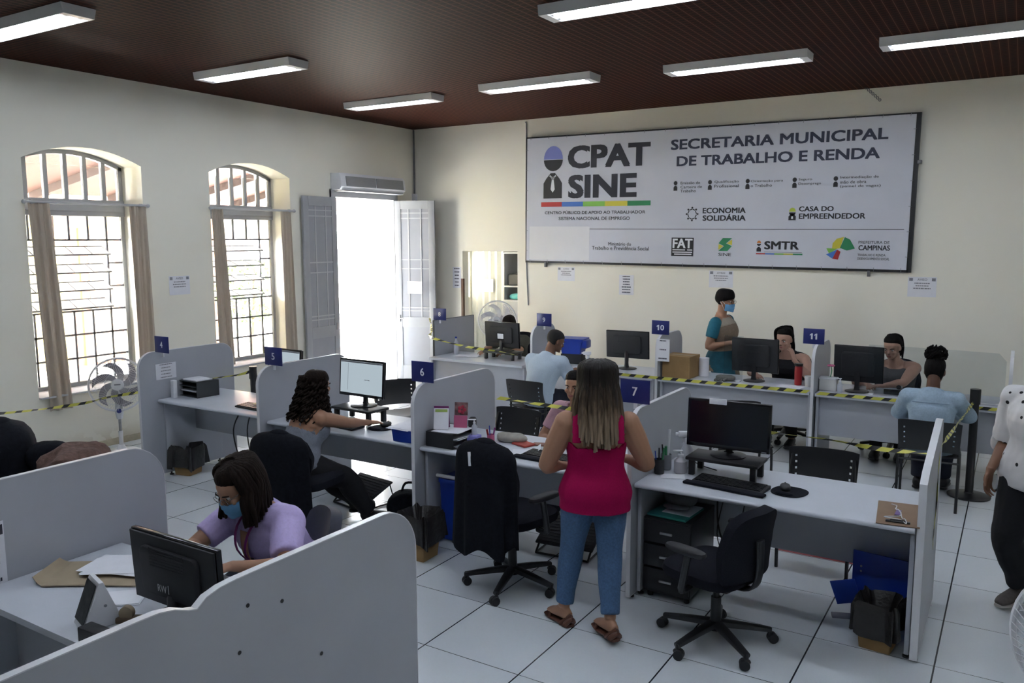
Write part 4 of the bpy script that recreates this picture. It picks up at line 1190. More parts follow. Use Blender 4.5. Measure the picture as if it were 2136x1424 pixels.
t = thing('handbag', 'black bag with a strap on the floor below the number 5 partition', 'bag', (-5.42, 4.86, 0), .3); MB().ell((0, 0, .13), (.13, .10, .135), .6, .7, 24, 12, .1, 2).build('body', JACK, t); MB().tube([(-.10, 0, .2), (-.09, 0, .33), (.02, 0, .40), (.08, 0, .22)], .008, 8, 4).build('strap', JACK, t)

# ---- foreground desk things
t = thing('envelope', 'large brown envelope on the nearest desk', 'envelope', (-3.42, 2.06, Z), radians(32))
m = MB(); m.sheet(8, 4, lambda u, v: ((u - .5) * .46, (v - .5) * .27, .004 + .003 * sin(u * 4)), .006); m.build('body', KRAFT, t)
m = MB(); m.sheet(3, 4, lambda u, v: (-.23 - u * .05, (v - .5) * (.27 - .05 * u), .006 + .03 * u * u), .0016); m.build('flap', KRAFT, t)
sheets('paper_stack', 'white papers fanned out on the brown envelope', (-3.42, 2.14, Z + .012), radians(30), .32, .20, 6, seed=11, spread=.07)
sheets('loose_paper', 'white sheet below the bottom corner of the nearest monitor', (-3.14, 1.93, Z + .002), radians(40), .20, .14, 2, seed=3)
t = thing('photo_stand', 'white triangular photo stand in front of the nearest monitor', 'photo stand', (-3.02, 1.765, Z), radians(-16))
m = MB(); m.prism([(-.075, 0), (.075, 0), (.008, .18), (-.008, .18)], 'x', -.065, .065, .003); m.build('stand', WHITE, t)
m = MB().at((0, -.0735, .010), 0, radians(-20.5)); m.box(-.055, .055, -.004, -.002, .012, .17); m.build('photo', mat('dark_photo', (.03, .033, .036), .6, ns=30, na=.8), t)
MB().tube([(.064, .01, .085), (.067, .01, .085)], .006, 10).build('screw', INKG, t)
t = thing('binder', 'black binder leaning by the photo stand', 'binder', (-2.76, 1.66, Z), radians(2)); MB().box(-.17, .25, -.03, .03, 0, .06, .006).build('cover', BLACK, t)
t = thing('tape_dispenser', 'brown tape dispenser beside the nearest monitor', 'tape dispenser', (-2.90, 1.83, Z), radians(30)); m = MB(); m.box(-.06, .06, -.022, .022, 0, .025, .006); m.build('body', mat('brown_plastic', (.12, .08, .05), .4, ns=9, na=.1), t); MB().tube([(-.02, -.012, .04), (-.02, .012, .04)], .028, 18).build('tape_roll', KRAFT, t)
t = thing('teal_card', 'teal card tucked beside the nearest monitor', 'card', (-3.06, 2.06, Z), radians(35)); MB().box(-.06, .06, -.04, .04, 0, .02, .002).build('card', TEAL, t)
MB_ = MB(); MB_.lathe([(.022, -.002), (.026, .0), (.026, .002), (.018, .003)], (0, 0, 0), 18); tag(MB_.build('cable_grommet', BLACK), 'black cable grommet in the nearest desk top', 'grommet').location = (-3.60, 1.86, .7465)

# ---- back row desk things
t = thing('bottle', 'clear water bottle on the number 8 desk', 'bottle', (-6.22, 8.66, Z), 0); MB().lathe([(.03, 0), (.032, .01), (.031, .15), (.012, .19), (.012, .21)], (0, 0, 0), 16).build('bottle', BOTTLE, t); MB().tube([(0, 0, .21), (0, 0, .23)], .014, 12).build('cap', BLUE, t)
sheets('loose_paper', 'white papers on the number 8 desk', (-6.0, 8.6, Z), .2, .30, .21, 2, seed=5)
t = thing('crate', 'blue plastic crate at the shoulder of the man in the pale shirt', 'crate', (-4.56, 8.78, Z + .12), radians(8))
m = MB(); m.loft([(0, 0, 0, .12, .10), (0, 0, .17, .15, .13)], n=28, k=1, sq=.2); m.build('body', BLUE, t); m = MB(); m.loft([(0, 0, .155, .165, .14), (0, 0, .185, .165, .14)], n=28, k=1, sq=.2); m.build('rim', BLUE, t); MB().box(.10, .20, -.10, .08, .07, .17, .015).build('lid_flap', BLUE, t)
t = thing('box', 'black box below the blue crate', 'box', (-4.56, 8.78, Z), radians(8)); MB().box(-.13, .13, -.09, .09, 0, .118, .006).build('box', BLACKM, t)
pump('small clear spray bottle beside the blue crate', (-4.30, 8.66, Z), BOTTLE, .13, .03, True)
sheets('paper_stack', 'white papers in front of the man in the pale shirt', (-4.10, 8.45, Z), .15, .34, .22, 4, seed=6)
t = thing('stapler', 'black stapler on the desk of the man in the pale shirt', 'stapler', (-4.16, 8.72, Z), .5); MB().box(-.08, .08, -.018, .018, 0, .018, .004).build('base', BLACK, t); m = MB().at((-.07, 0, .02), 0, 0, radians(-10)); m.box(0, .16, -.016, .016, 0, .02, .005); m.build('arm', BLACK, t)
t = thing('carton', 'brown cardboard box beside the number 10 partition', 'box', (-3.10, 8.52, Z), radians(-2)); m = MB(); m.box(-.155, .155, -.15, .15, 0, .235); m.build('body', CARD, t); MB().box(-.156, .156, -.022, .022, .2352, .2362).build('packing_tape', KRAFT, t)
t = thing('paper_roll', 'white paper roll behind the cardboard box', 'roll', (-2.89, 8.66, Z + .0), 0); MB().tube([(0, 0, 0), (0, 0, .20)], .055, 20).build('roll', PAPER, t)
paper_on('printed sheet with a round emblem on the number 10 partition', (-3.30, 8.292, .93), (1, 0, 0), (0, 0, 1), .15, .24, 3, 'pinned_notice', None, head=False, logo=False, ink=INK)
t = thing('rubber_glove', 'grey gloves beside the monitor at the cardboard box desk', 'gloves', (-2.60, 8.50, Z), .2)
m = MB(); m.ell((0, 0, .03), (.10, .06, .032), .8, .9, 20, 10, .3, 8)
for k in range(4): m.tube([(-.06 + k * .03, -.03, .03), (-.09 + k * .03, -.08, .02), (-.10 + k * .03, -.10, .008)], .012, 8, 2)
m.build('glove', mat('grey_rubber', (.11, .11, .10), .6, ns=9, na=.2), t)
sheets('loose_paper', 'white papers beside the red flask', (-1.92, 8.46, Z), -.1, .24, .18, 2, seed=7)
t = thing('flask', 'red flask on the desk beside the number 11 partition', 'flask', (-1.88, 8.62, Z), 0); MB().lathe([(.035, 0), (.037, .01), (.040, .18), (.036, .20), (.004, .20)], (0, 0, 0), 18).build('body', RED, t); MB().lathe([(.041, .195), (.043, .22), (.004, .22)], (0, 0, 0), 18).build('lid', BLACK, t)
t = thing('paper_cup', 'pale cup between the red flask and the number 11 partition', 'cup', (-1.77, 8.56, Z), 0); MB().lathe([(.028, 0), (.038, .11), (.035, .11), (.026, .008)], (0, 0, 0), 18).build('cup', ENAMEL, t)
t = thing('carton', 'small white box right of the number 11 partition', 'box', (-1.56, 8.50, Z), .05); MB().box(-.08, .08, -.07, .07, 0, .115, .003).build('body', ENAMEL, t); MB().box(-.085, .085, -.075, .075, .112, .125, .003).build('lid', WHITE, t)
t = thing('figurine', 'small pink flower ornament on the white box', 'ornament', (-1.55, 8.52, Z + .125), 0); m = MB(); m.tube([(0, 0, 0), (.01, 0, .06), (0, .01, .10)], .005, 6, 3); m.build('stem', GREEN, t); m = MB()
for k in range(6): m.ell((.022 * cos(k * 1.05), .022 * sin(k * 1.05), .115), (.016, .016, .010), 1, 1, 10, 6)
m.build('petal', PINKP, t)
pump('clear sanitizer bottle beside the small white box', (-1.44, 8.42, Z), BOTTLE, .12, .025)
t = thing('desk_phone', 'dark desk phone in front of the woman in the grey sleeveless top', 'phone', (-.98, 8.62, Z), pi); MB().prism([(-.09, 0), (.09, 0), (.09, .05), (-.09, .02)], 'x', -.08, .08, .006).build('body', BLACKM, t); m = MB(); m.tube([(-.05, -.08, .045), (-.055, 0, .06), (-.05, .08, .075)], [.022, .014, .022], 10, 3); m.build('handset', BLACK, t)
sheets('paper_stack', 'white papers at the far end of the number 11 desk', (-.26, 8.50, Z), .3, .28, .20, 5, seed=9)
for i, (x0, x1, y, lb) in enumerate(((-1.20, -.62, 8.45, 'clear acrylic screen standing in front of the large monitor at number 11'), (-.62, -.06, 8.45, 'clear acrylic screen with a rounded corner at the end of the row'), (-2.62, -2.42, 8.50, 'clear acrylic screen beside the standing woman'))):
    t = thing('acrylic_screen', lb, 'screen', ((x0 + x1) / 2, y, Z), 0, 'acrylic desk screens'); hw = (x1 - x0) / 2
    MB().prism([(-hw, 0.012), (hw, .012), (hw, .40), (hw - .06, .47), (-hw, .48)] if i == 1 else [(-hw, .012), (hw, .012), (hw, .48), (-hw, .48)], 'y', -.002, .002).build('sheet', ACRY, t)
    for s in (-1, 1): MB().box(s * (hw - .04) - .02, s * (hw - .04) + .02, -.04, .04, 0, .015, .003).build('foot', WHITE, t)

# ------------------------------------------------------------------ chairs
SG = 'black visitor chairs with slotted backs'
vc = visitor_chair('black slotted chair the man in the pale shirt sits on', (-4.40, 7.62, 0), radians(-4))
dup(vc, (-.57, 7.66, 0), radians(2), 'black slotted chair the woman with the hair bun sits on')
dup(vc, (-5.42, 6.55, 0), radians(-125), 'empty black chair beside the lit monitor of the woman in the grey vest')
dup(vc, (-3.72, 5.86, 0), radians(178), 'black slotted chair beyond the number 6 partition')
dup(vc, (-2.93, 5.90, 0), radians(180), 'black chair under the visitor behind the woman in the pink top')
dup(vc, (-1.10, 5.78, 0), radians(184), 'black slotted chair on the far side of the empty desk')
dup(vc, (-2.05, 7.20, 0), radians(-150), 'black chair half hidden behind the switched off monitor')
oc = office_chair('black office chair under the woman in the grey vest', (-4.43, 4.23, 0), radians(6), arms=0, back_h=.26)
office_chair('black office chair with the black coat over its back', (-2.70, 4.36, 0), radians(-14), spin=.15, back_h=.40)
office_chair('empty black office chair pulled up to the desk with the clipboard', (-1.33, 4.30, 0), radians(72), spin=.55, back_z=.50, back_h=.38, drop=.05)
navy = mat('navy_upholstery', (.010, .012, .03), .6, ns=60, na=.2)
office_chair('navy office chair behind the woman in lilac', (-3.10, 2.80, 0), radians(150), arms=0, fabric=navy, back_h=.30, back_z=.55)
office_chair('dark office chair under the woman at the cardboard box desk', (-2.14, 9.30, 0), radians(180), arms=0, back_h=.36)
office_chair('dark office chair under the woman in the grey sleeveless top', (-1.05, 9.32, 0), radians(180), arms=0, back_h=.36)
office_chair('dark office chair under the person at the number 8 desk', (-5.77, 9.44, 0), radians(180), arms=0, back_h=.36)
office_chair('dark office chair behind the tall grey partition, holding the black coat', (-4.76, 2.20, 0), radians(160), arms=2)
# coats and garments on the chairs
def coat(label, loc, rz, w_, top, lo_l, lo_r, dep=.10, seed=1, m_=JACK, tagm=True):
    t = thing('coat', label, 'coat', loc, rz, 'dark coats left on chairs')
    rr = random.Random(seed); ph = rr.uniform(0, 6)
    def P(u, v):
        a = (u - .5) * radians(235)
        sh_ = min(1, v / .16); sh_ = sqrt(max(0, 1 - (1 - sh_) ** 2))
        wv = w_ * (.30 + .70 * sh_) * (1 + .10 * v)
        dv = dep * (.35 + .65 * sh_)
        f = 1 + (.07 * sin(7 * a + ph) + .05 * sin(12 * a + ph * 2)) * v
        lo = lo_l + (lo_r - lo_l) * u + .03 * sin(5 * a)
        return (wv * sin(a) * f, -dv * cos(a) * f - .02 * v, top - (top - lo) * v - .02 * (1 - sh_) * 0)
    m = MB(); m.sheet(48, 26, P, .012); m.build('body', m_, t)
    m = MB(); m.ell((0, -.0, top - .005), (w_ * .36, dep * .42, .03), 1, 1, 20, 8); m.build('collar', m_, t)
    if tagm:
        m = MB().at((-.01, -dep - .012, top - .13), radians(0), radians(-6), radians(-12)); m.box(-.010, .010, -.004, .004, 0, .085, .001); m.build('care_label', PAPER, t)
    return t
coat('black coat hung over the office chair by the number 6 partition', (-2.75, 4.13, 0), radians(-14), .235, 1.0, .26, .38, .11, 3)
coat('dark coat hung over the chair of the woman in the grey vest', (-4.41, 3.98, 0), radians(4), .25, .88, .30, .18, .10, 5, tagm=False)
t = coat('black coat bundled over the chair at the left edge of the photo', (-4.72, 2.26, 0), radians(160), .24, 1.26, .5, .4, .17, 8, tagm=False)
t = thing('shawl', 'brown shawl draped behind the tall grey partition', 'shawl', (-4.15, 2.36, 1.0), radians(20))
MB().ell((0, 0, .02), (.17, .20, .16), .8, .9, 28, 14, .3, 6).build('cloth', mat('brown_wool', (.13, .075, .06), .95, ns=40, na=.4, bs=60, ba=.5), t)
t = thing('sleeve_roll', 'rolled dark sleeve with a white cuff beside the bundled coat', 'garment', (-4.42, 2.38, 1.08), radians(25)); m = MB(); m.ell((0, 0, 0), (.12, .09, .085), .8, .9, 22, 12, .2, 4); m.build('cloth', JACK, t); MB().ell((.105, 0, .0), (.022, .07, .07), .8, .9).build('cuff', WHITE, t)

# ------------------------------------------------------------------ fans
fan('white pedestal fan by the window at the wall on the left', (-8.0, 5.05, 0), radians(55), .735, .275, -6)
fan('white pedestal fan behind the number 8 desk', (-6.38, 9.90, 0), radians(24), 1.08, .275, 0, bladem=WHITE)
fan('white fan cut by the bottom right corner of the photo', (.285, 3.03, 0), radians(-20), .96, .25, 0, bladem=WHITE)
# ------------------------------------------------------------------ barrier post and tapes
post('black barrier post at the far right, yellow tape tied to it', (-.27, 8.02, 0), .95)
tape('caution tape running along the window wall past the floor fan', [(-8.25, 2.9, .72), (-8.2, 4.0, .60), (-8.2, 4.75, .56), (-7.7, 4.78, .68), (-6.90, 4.95, .83)], seed=2)
tape('caution tape from the number 4 partition to the barrier post', [(-6.86, 5.30, .86), (-6.80, 5.6, .86), (-6.76, 5.75, .88)], seed=3)
tape('caution tape sagging from the open door to the labelled monitor', [(-7.75, 10.1, 1.02), (-7.1, 9.3, .93), (-6.42, 8.40, .98), (-5.9, 8.45, .89), (-5.40, 8.46, .86), (-5.15, 8.45, .83)], .035, seed=4)
tape('caution tape across the aisle beside the number 6 partition', [(-3.64, 5.66, .93), (-3.2, 5.67, .915), (-2.6, 5.68, .90), (-1.99, 5.66, .93)], .032, seed=5)
tape('caution tape across the aisle behind the switched off monitor', [(-1.95, 5.64, .93), (-1.5, 5.75, .89), (-1.05, 5.75, .89), (-.70, 5.62, .90), (-.38, 5.40, .96)], .030, seed=6)
tape('caution tape from the end partition up to the barrier post', [(-.35, 5.42, 1.0), (-.33, 6.4, .92), (-.28, 7.97, .84)], .022, seed=7)
tape('caution tape stuck along the edge of the desks at signs 9 and 10', [(-4.0, 8.243, .757), (-3.4, 8.243, .753), (-2.4, 8.243, .752), (-1.70, 8.243, .752)], .032, twist=.05, seed=8)
tape('caution tape stuck along the edge of the number 11 desk', [(-1.60, 8.213, .752), (-1.1, 8.213, .752), (-.1, 8.213, .752)], .03, twist=.05, seed=9)
tape('caution tape tied round the end partition', [(-.34, 5.32, .98), (-.338, 5.28, .75), (-.338, 5.2, .5), (-.338, 5.22, .44)], .03, twist=.1, seed=10)
# ------------------------------------------------------------------ banner
bn = thing('banner', 'large white banner with printed lettering on the end wall', 'banner', (-6.27, YB - .055, 1.92))
bn.rotation_euler = (0, radians(.56), 0)
BW, BH = 5.13, 1.765
m = MB(); m.box(-.02, BW + .02, .01, .05, -.03, -.0); m.box(-.02, BW + .02, .01, .05, BH, BH + .02); m.box(-.025, .0, .01, .05, -.03, BH + .02); m.box(BW, BW + .05, .01, .05, -.03, BH + .02)
m.build('frame', BLACK, bn)
m = MB(); m.box(0, BW, -.004, .004, 0, BH); m.build('canvas', mat('banner_canvas', (.58, .60, .68), .45, ns=1.5, na=.05), bn)
m = MB(); m.box(.052, 1.034, -.0055, -.004, .02, .50); m.build('white_patch', mat('blank_patch', (.70, .71, .75), .5, ns=4, na=.02), bn)
def pr(name, m_, fn, bold=0):
    m = MB(); fn(m); m.build(name, m_, bn)
O = (0, -.0062, 0); UX, UZ = (1, 0, 0), (0, 0, 1)
def T(m, s, a, b, c, d, bold=.02): text(m, s, O, UX, UZ, a, b, c, d, bold)
def R(m, a, b, c, d): flat(m, [(a, c), (b, c), (b, d), (a, d)], O, UX, UZ)
NAVY = mat('navy_print', (.009, .010, .022), .5, ns=3, na=.1); KP = mat('black_print', (.014, .014, .018), .5, ns=3, na=.1); SLATE = mat('slate_print', (.026, .031, .065), .5, ns=3, na=.1)
def lets(m):
    T(m, 'CPAT', .673, 1.924, 1.311, 1.628, .06); T(m, 'SINE', .685, 1.738, .896, 1.223, .06)
pr('lettering', NAVY, lets)
def lets(m):
    T(m, 'SECRETARIA MUNICIPAL', 2.210, 4.850, 1.500, 1.633, .045); T(m, 'DE TRABALHO E RENDA', 2.296, 4.772, 1.285, 1.416, .045)
pr('lettering', SLATE, lets)
def lets(m):
    T(m, 'CENTRO PÚBLICO DE APOIO AO TRABALHADOR', .307, 1.871, .676, .728, .02); T(m, 'SISTEMA NACIONAL DE EMPREGO', .537, 1.646, .590, .636, .02)
    T(m, 'Ministério do', 1.331, 1.675, .238, .283, .01); T(m, 'Trabalho e Previdência Social', 1.077, 1.937, .176, .228, .01)
    T(m, 'ECONOMIA', 2.673, 3.236, .669, .741, .04); T(m, 'SOLIDÁRIA', 2.675, 3.239, .573, .662, .04)
    T(m, 'CASA DO', 3.890, 4.295, .683, .744, .04); T(m, 'EMPREENDEDOR', 3.893, 4.656, .592, .659, .04)
    T(m, 'SMTR', 3.488, 3.912, .215, .318, .05); T(m, 'SINE', 2.903, 3.070, .120, .162, .02)
    T(m, 'PREFEITURA DE', 4.596, 4.934, .299, .330, .01); T(m, 'CAMPINAS', 4.599, 4.943, .220, .281, .03)
    T(m, 'TRABALHO E RENDA', 4.592, 4.90, .152, .179, .01); T(m, 'DESENVOLVIMENTO SOCIAL', 4.594, 4.943, .108, .136, .01)
    for x, y1, ls in ((2.36, 1.085, ('Emissão de', 'Carteira de', 'Trabalho')), (2.815, 1.085, ('Qualificação', 'Profissional')), (3.285, 1.080, ('Orientação para', 'o Trabalho')),
                      (3.868, 1.085, ('Seguro', 'Desemprego')), (4.35, 1.095, ('Intermediação de', 'mão de obra', '(painel de vagas)'))):
        for k, s in enumerate(ls):
            T(m, s, x, x + .0265 * len(s), y1 - .036 - k * .052, y1 - k * .052, .01)
    R(m, 1.035, 5.08, .463, .470); R(m, 3.488, 3.95, .180, .184)
    for x, sc in ((2.29, 1), (2.757, 1), (3.245, 1), (3.822, 1), (4.30, 1)):
        c = [(x + .026 * cos(2 * pi * k / 14), 1.068 + .028 * sin(2 * pi * k / 14)) for k in range(14)]; flat(m, c, O, UX, UZ)
        flat(m, [(x - .026, .970), (x + .026, .970), (x + .026, 1.012), (x + .012, 1.034), (x - .012, 1.034), (x - .026, 1.012)], O, UX, UZ)
    # black halves of the worker emblem
    def emblem(cx, cy, r):
        flat(m, [(cx + r * cos(pi + pi * k / 12), cy + r * 1.02 * sin(pi + pi * k / 12)) for k in range(13)], O, UX, UZ)
    emblem(.438, 1.445, .155); emblem(3.813, .672, .040); emblem(3.421, .284, .026)
    for cx, b0, t0, hw in ((.4325, .902, 1.259, .152), (3.813, .576, .655, .044), (3.421, .186, .246, .028)):
        h = t0 - b0
        flat(m, [(cx - hw, b0), (cx + hw, b0), (cx + hw, b0 + h * .60), (cx + hw * .72, b0 + h * .78), (cx + hw * .25, b0 + h), (cx - hw * .25, b0 + h), (cx - hw * .72, b0 + h * .78), (cx - hw, b0 + h * .60)], O, UX, UZ)
    # ring of little figures
    for k in range(8):
        a = 2 * pi * k / 8; cx, cy = 2.531 + .075 * cos(a), .662 + .082 * sin(a)
        flat(m, [(cx + .013 * cos(q * .785), cy + .013 * sin(q * .785)) for q in range(8)], O, UX, UZ)
        a += .35; cx, cy = 2.531 + .055 * cos(a), .662 + .062 * sin(a)
        flat(m, [(cx - .02 * sin(a) + .006 * cos(a), cy + .02 * cos(a) + .006 * sin(a)), (cx - .02 * sin(a) - .006 * cos(a), cy + .02 * cos(a) - .006 * sin(a)), (cx + .02 * sin(a) - .006 * cos(a), cy - .02 * cos(a) - .006 * sin(a)), (cx + .02 * sin(a) + .006 * cos(a), cy - .02 * cos(a) + .006 * sin(a))], O, UX, UZ)
pr('lettering', KP, lets)
def half(cx, cy, r): return lambda m: flat(m, [(cx + r * cos(pi * k / 12), cy + r * 1.2 * sin(pi * k / 12)) for k in range(13)], O, UX, UZ)
HELM = mat('violet_print', (.19, .22, .55), .5, ns=4, na=.06)
pr('emblem', HELM, half(.438, 1.455, .155)); pr('emblem', mat('lime_emblem_print', (.45, .55, .06), .5, ns=4, na=.06), half(3.813, .682, .040)); pr('emblem', mat('orange_print', (.6, .2, .04), .5, ns=4, na=.06), half(3.421, .292, .026))
O2 = (0, -.0068, 0)
m = MB()
flat(m, [(.4325 - .03, 1.205), (.4325 + .03, 1.205), (.4325 + .018, 1.17), (.4325 - .018, 1.17)], O2, UX, UZ); flat(m, [(.4325 - .016, 1.165), (.4325 + .016, 1.165), (.4325 + .034, 1.03), (.4325, .985), (.4325 - .034, 1.03)], O2, UX, UZ)
flat(m, [(.385, 1.235), (.4325, 1.20), (.48, 1.235), (.49, 1.215), (.4325, 1.175), (.375, 1.215)], O2, UX, UZ)
m.build('emblem_tie', SIGNW, bn); m = MB(); flat(m, [(3.805, .625), (3.821, .625), (3.826, .60), (3.813, .59), (3.80, .60)], O2, UX, UZ)
m.build('emblem_tie', SIGNW, bn)
BARC = [('red_print', (.42, .03, .03)), ('azure_print', (.05, .16, .52)), ('grass_print', (.20, .48, .08)), ('yellow_print', (.58, .52, .05)), ('forest_print', (.02, .22, .09))]
BM = [mat(n, c, .5, ns=4, na=.06) for n, c in BARC]
for k in range(5):
    m = MB(); w5 = (1.945 - .245) / 5; R(m, .245 + k * w5, .245 + (k + 1) * w5, .782, .849); m.build('colour_bar', BM[k], bn); m = MB(); w6 = (3.958 - 3.389) / 5; R(m, 3.389 + k * w6, 3.389 + (k + 1) * w6, .151, .168); m.build('colour_bar', BM[k], bn)
pr('emblem', KP, lambda m: R(m, 2.259, 2.565, .109, .354))
m = MB(); text(m, 'FAT', O2, UX, UZ, 2.275, 2.55, .215, .340, .04)
for z, a, b in ((.185, 2.275, 2.45), (.185, 2.48, 2.55), (.155, 2.275, 2.55), (.128, 2.30, 2.54)): flat(m, [(a, z), (b, z), (b, z + .014), (a, z + .014)], O2, UX, UZ)
m.build('lettering', SIGNW, bn)
pr('emblem', BM[4], lambda m: (flat(m, [(2.90, .285), (2.955, .353), (3.076, .353), (3.0, .285)], O, UX, UZ), flat(m, [(2.90, .285), (3.0, .285), (3.075, .25), (2.975, .25)], O, UX, UZ), flat(m, [(2.975, .25), (3.075, .25), (3.02, .186), (2.90, .186)], O, UX, UZ)))
pr('emblem', BM[3], lambda m: (flat(m, [(3.01, .285), (3.076, .335), (3.076, .262)], O, UX, UZ), flat(m, [(2.90, .275), (2.965, .25), (2.90, .20)], O, UX, UZ)))
def ph(m_, pts): pr('emblem', m_, lambda m: flat(m, pts, O, UX, UZ))
ph(BM[3], [(4.30, .23), (4.305, .30), (4.35, .355), (4.43, .378), (4.39, .24)]); ph(BM[4], [(4.39, .245), (4.44, .375), (4.50, .345), (4.56, .24), (4.47, .215)])
ph(BM[2], [(4.235, .24), (4.36, .235), (4.27, .175)]); ph(BM[1], [(4.235, .165), (4.36, .225), (4.31, .115)]); ph(BM[0], [(4.31, .115), (4.36, .225), (4.40, .20), (4.375, .105)])
m = MB()
for k in range(18):
    for z in (.02, BH - .02):
        x = .06 + k * (BW - .12) / 17; s = -1 if z < 1 else 1
        m.tube([(x, -.008, z), (x + .006, -.010, z + s * .025), (x + .004, .0, z + s * .045)], .003, 5)
for k in range(6):
    for x, s in ((.02, -1), (BW - .02, 1)): m.tube([(x, -.008, .15 + k * .29), (x + s * .03, -.006, .15 + k * .29)], .003, 5)
m.build('lacing', INKG, bn)
for x in (.30, BW - .42): MB().box(x, x + .03, -.0, .05, -.09, -.02, .004).build('bracket', IRON, bn)
MB().box(BW + .04, BW + .085, .0, .05, 1.21, 1.25, .004).build('bracket', IRON, bn)

# ------------------------------------------------------------------ notices
NY = YB - .002
paper_on('white notice just below the banner, above the man in the pale shirt', (-5.77, NY, 1.63), (1, 0, 0), (0, 0, 1), .28, .20, 3)
paper_on('narrow poster with dark print between two white notices', (-4.79, NY, 1.46), (1, 0, 0), (0, 0, 1), .22, .275, 7, head=False, logo=False, ink=SLATE)
paper_on('white notice above the head of the standing woman', (-3.50, NY, 1.60), (1, 0, 0), (0, 0, 1), .32, .22, 3)
paper_on('white notice below the end bracket of the banner', (-1.12, NY, 1.56), (1, 0, 0), (0, 0, 1), .30, .23, 3)
paper_on('white notice on the wall between the two windows', (XL + .002, 6.02, 1.60), (0, 1, 0), (0, 0, 1), .28, .22, 3)
paper_on('pale printed notice beside the doorway in the end wall', (-7.66, NY, 1.47), (1, 0, 0), (0, 0, 1), .16, .33, 6, head=False, logo=False, ink=SLATE)
paper_on('blank white sheet taped to the open door leaf', (-8.10, DR[1] - .062, 1.40), (1, 0.105, 0), (0, 0, 1), .26, .19, 0, head=False, logo=False)
# ------------------------------------------------------------------ air conditioner, pipes, junction box
ac = thing('air_conditioner', 'white air conditioner above the open door', 'air conditioner', (XL, 8.70, 2.93))
m = MB(); m.prism([(0, 0), (.17, 0), (.22, .05), (.20, .20), (.17, .24), (0, .24)], 'y', 0, 1.42, .012); m.build('body', WHITE, ac)
m = MB(); m.prism([(.19, .035), (.228, .06), (.212, .195), (.19, .2)], 'y', .10, .72); m.prism([(.19, .035), (.228, .06), (.212, .195), (.19, .2)], 'y', .745, 1.36); m.build('grille', mat('grey_grille', (.25, .25, .26), .5, ns=9, na=.08, stretch=(1, 1, 30)), ac)
MB().box(.02, .20, .05, 1.38, -.012, .004, .004).build('louvre', GREYWL, ac)
cp = thing('conduit', 'grey conduit running down the corner of the room', 'conduit', (XL + .03, YB - .03, 2.9)); MB().tube([(0, 0, 0), (0, 0, 1.06)], .014, 10).build('pipe', IRON, cp); MB().box(-.05, .04, -.03, .025, -.06, .06, .004).build('junction_box', WHITE, cp)
tag(MB().tube([(-6.32, YB - .008, 3.93), (-6.30, YB - .008, 3.80), (-6.31, YB - .008, 2.6), (-6.30, YB - .008, 1.9), (-6.27, YB - .008, 1.25)], .007, 6, 4).build('wall_cable', INKG), 'thin cable running down the wall beside the banner', 'cable')
ch = thing('chain', 'short rusty chain hanging from the ceiling above the banner', 'chain', (-1.62, YB - .12, ZC - .16)); m = MB()
for k in range(7): m.tube([(.18 * k / 7 - .05 + .012 * cos(q * .785), .05, .16 - .025 * k + .014 * sin(q * .785)) for q in range(8)], .005, 5, 1, True)
m.build('links', IRON, ch)
# ------------------------------------------------------------------ curtains
def rod(label, y0, y1):
    t = thing('curtain_rod', label, 'curtain rod', (XL + .03, (y0 + y1) / 2, 2.62), 0, 'curtain rods'); L = (y1 - y0) / 2
    MB().tube([(0, -L, 0), (0, L, 0)], .014, 10).build('rod', GREYWL, t)
    for s in (-1, 1): MB().ell((0, s * L, 0), (.022, .022, .022)).build('finial', GREYWL, t); MB().box(-.03, 0, s * (L - .08) - .012, s * (L - .08) + .012, -.02, .02).build('bracket', GREYWL, t)
rod('grey curtain rod over the window beside the floor fan', W1[0] - .02, W1[1] + .04); rod('grey curtain rod over the window next to the door', W2[0] - .02, W2[1] + .04)
def curtain(label, y0, y1, z0, seed, b0=None, b1=None):
    t = thing('curtain', label, 'curtain', (XL + .03, (y0 + y1) / 2, 2.61), 0, 'beige window curtains'); w_ = y1 - y0
    ph = seed * 1.7; b0 = y0 if b0 is None else b0; b1 = y1 if b1 is None else b1; c = (y0 + y1) / 2
    def P(u, v):
        a = y0 + w_ * u; b = b0 + (b1 - b0) * u; y = a + (b - a) * v - c
        return (.022 * sin(u * w_ * 62 + ph) * (.5 + .5 * v) + .008 * sin(u * 31 + v * 3), y, -(2.61 - z0) * v)
    MB().sheet(40, 24, P, .003).build('cloth', CURT, t)
curtain('beige curtain at the near side of the window beside the floor fan', W1[0] + .01, W1[0] + .23, .50, 1, W1[0] + .08, W1[0] + .32)
curtain('beige curtain hanging behind the floor fan', W1[1] - .19, W1[1] + .02, .52, 2, W1[1] - .16, W1[1] + .05)
curtain('beige curtain at the near side of the window next to the door', W2[0] + .0, W2[0] + .16, .68, 3, W2[0] + .03, W2[0] + .23)
curtain('beige curtain at the door side of the window next to the door', W2[1] - .21, W2[1] - .02, .68, 4, W2[1] - .20, W2[1] + .02)
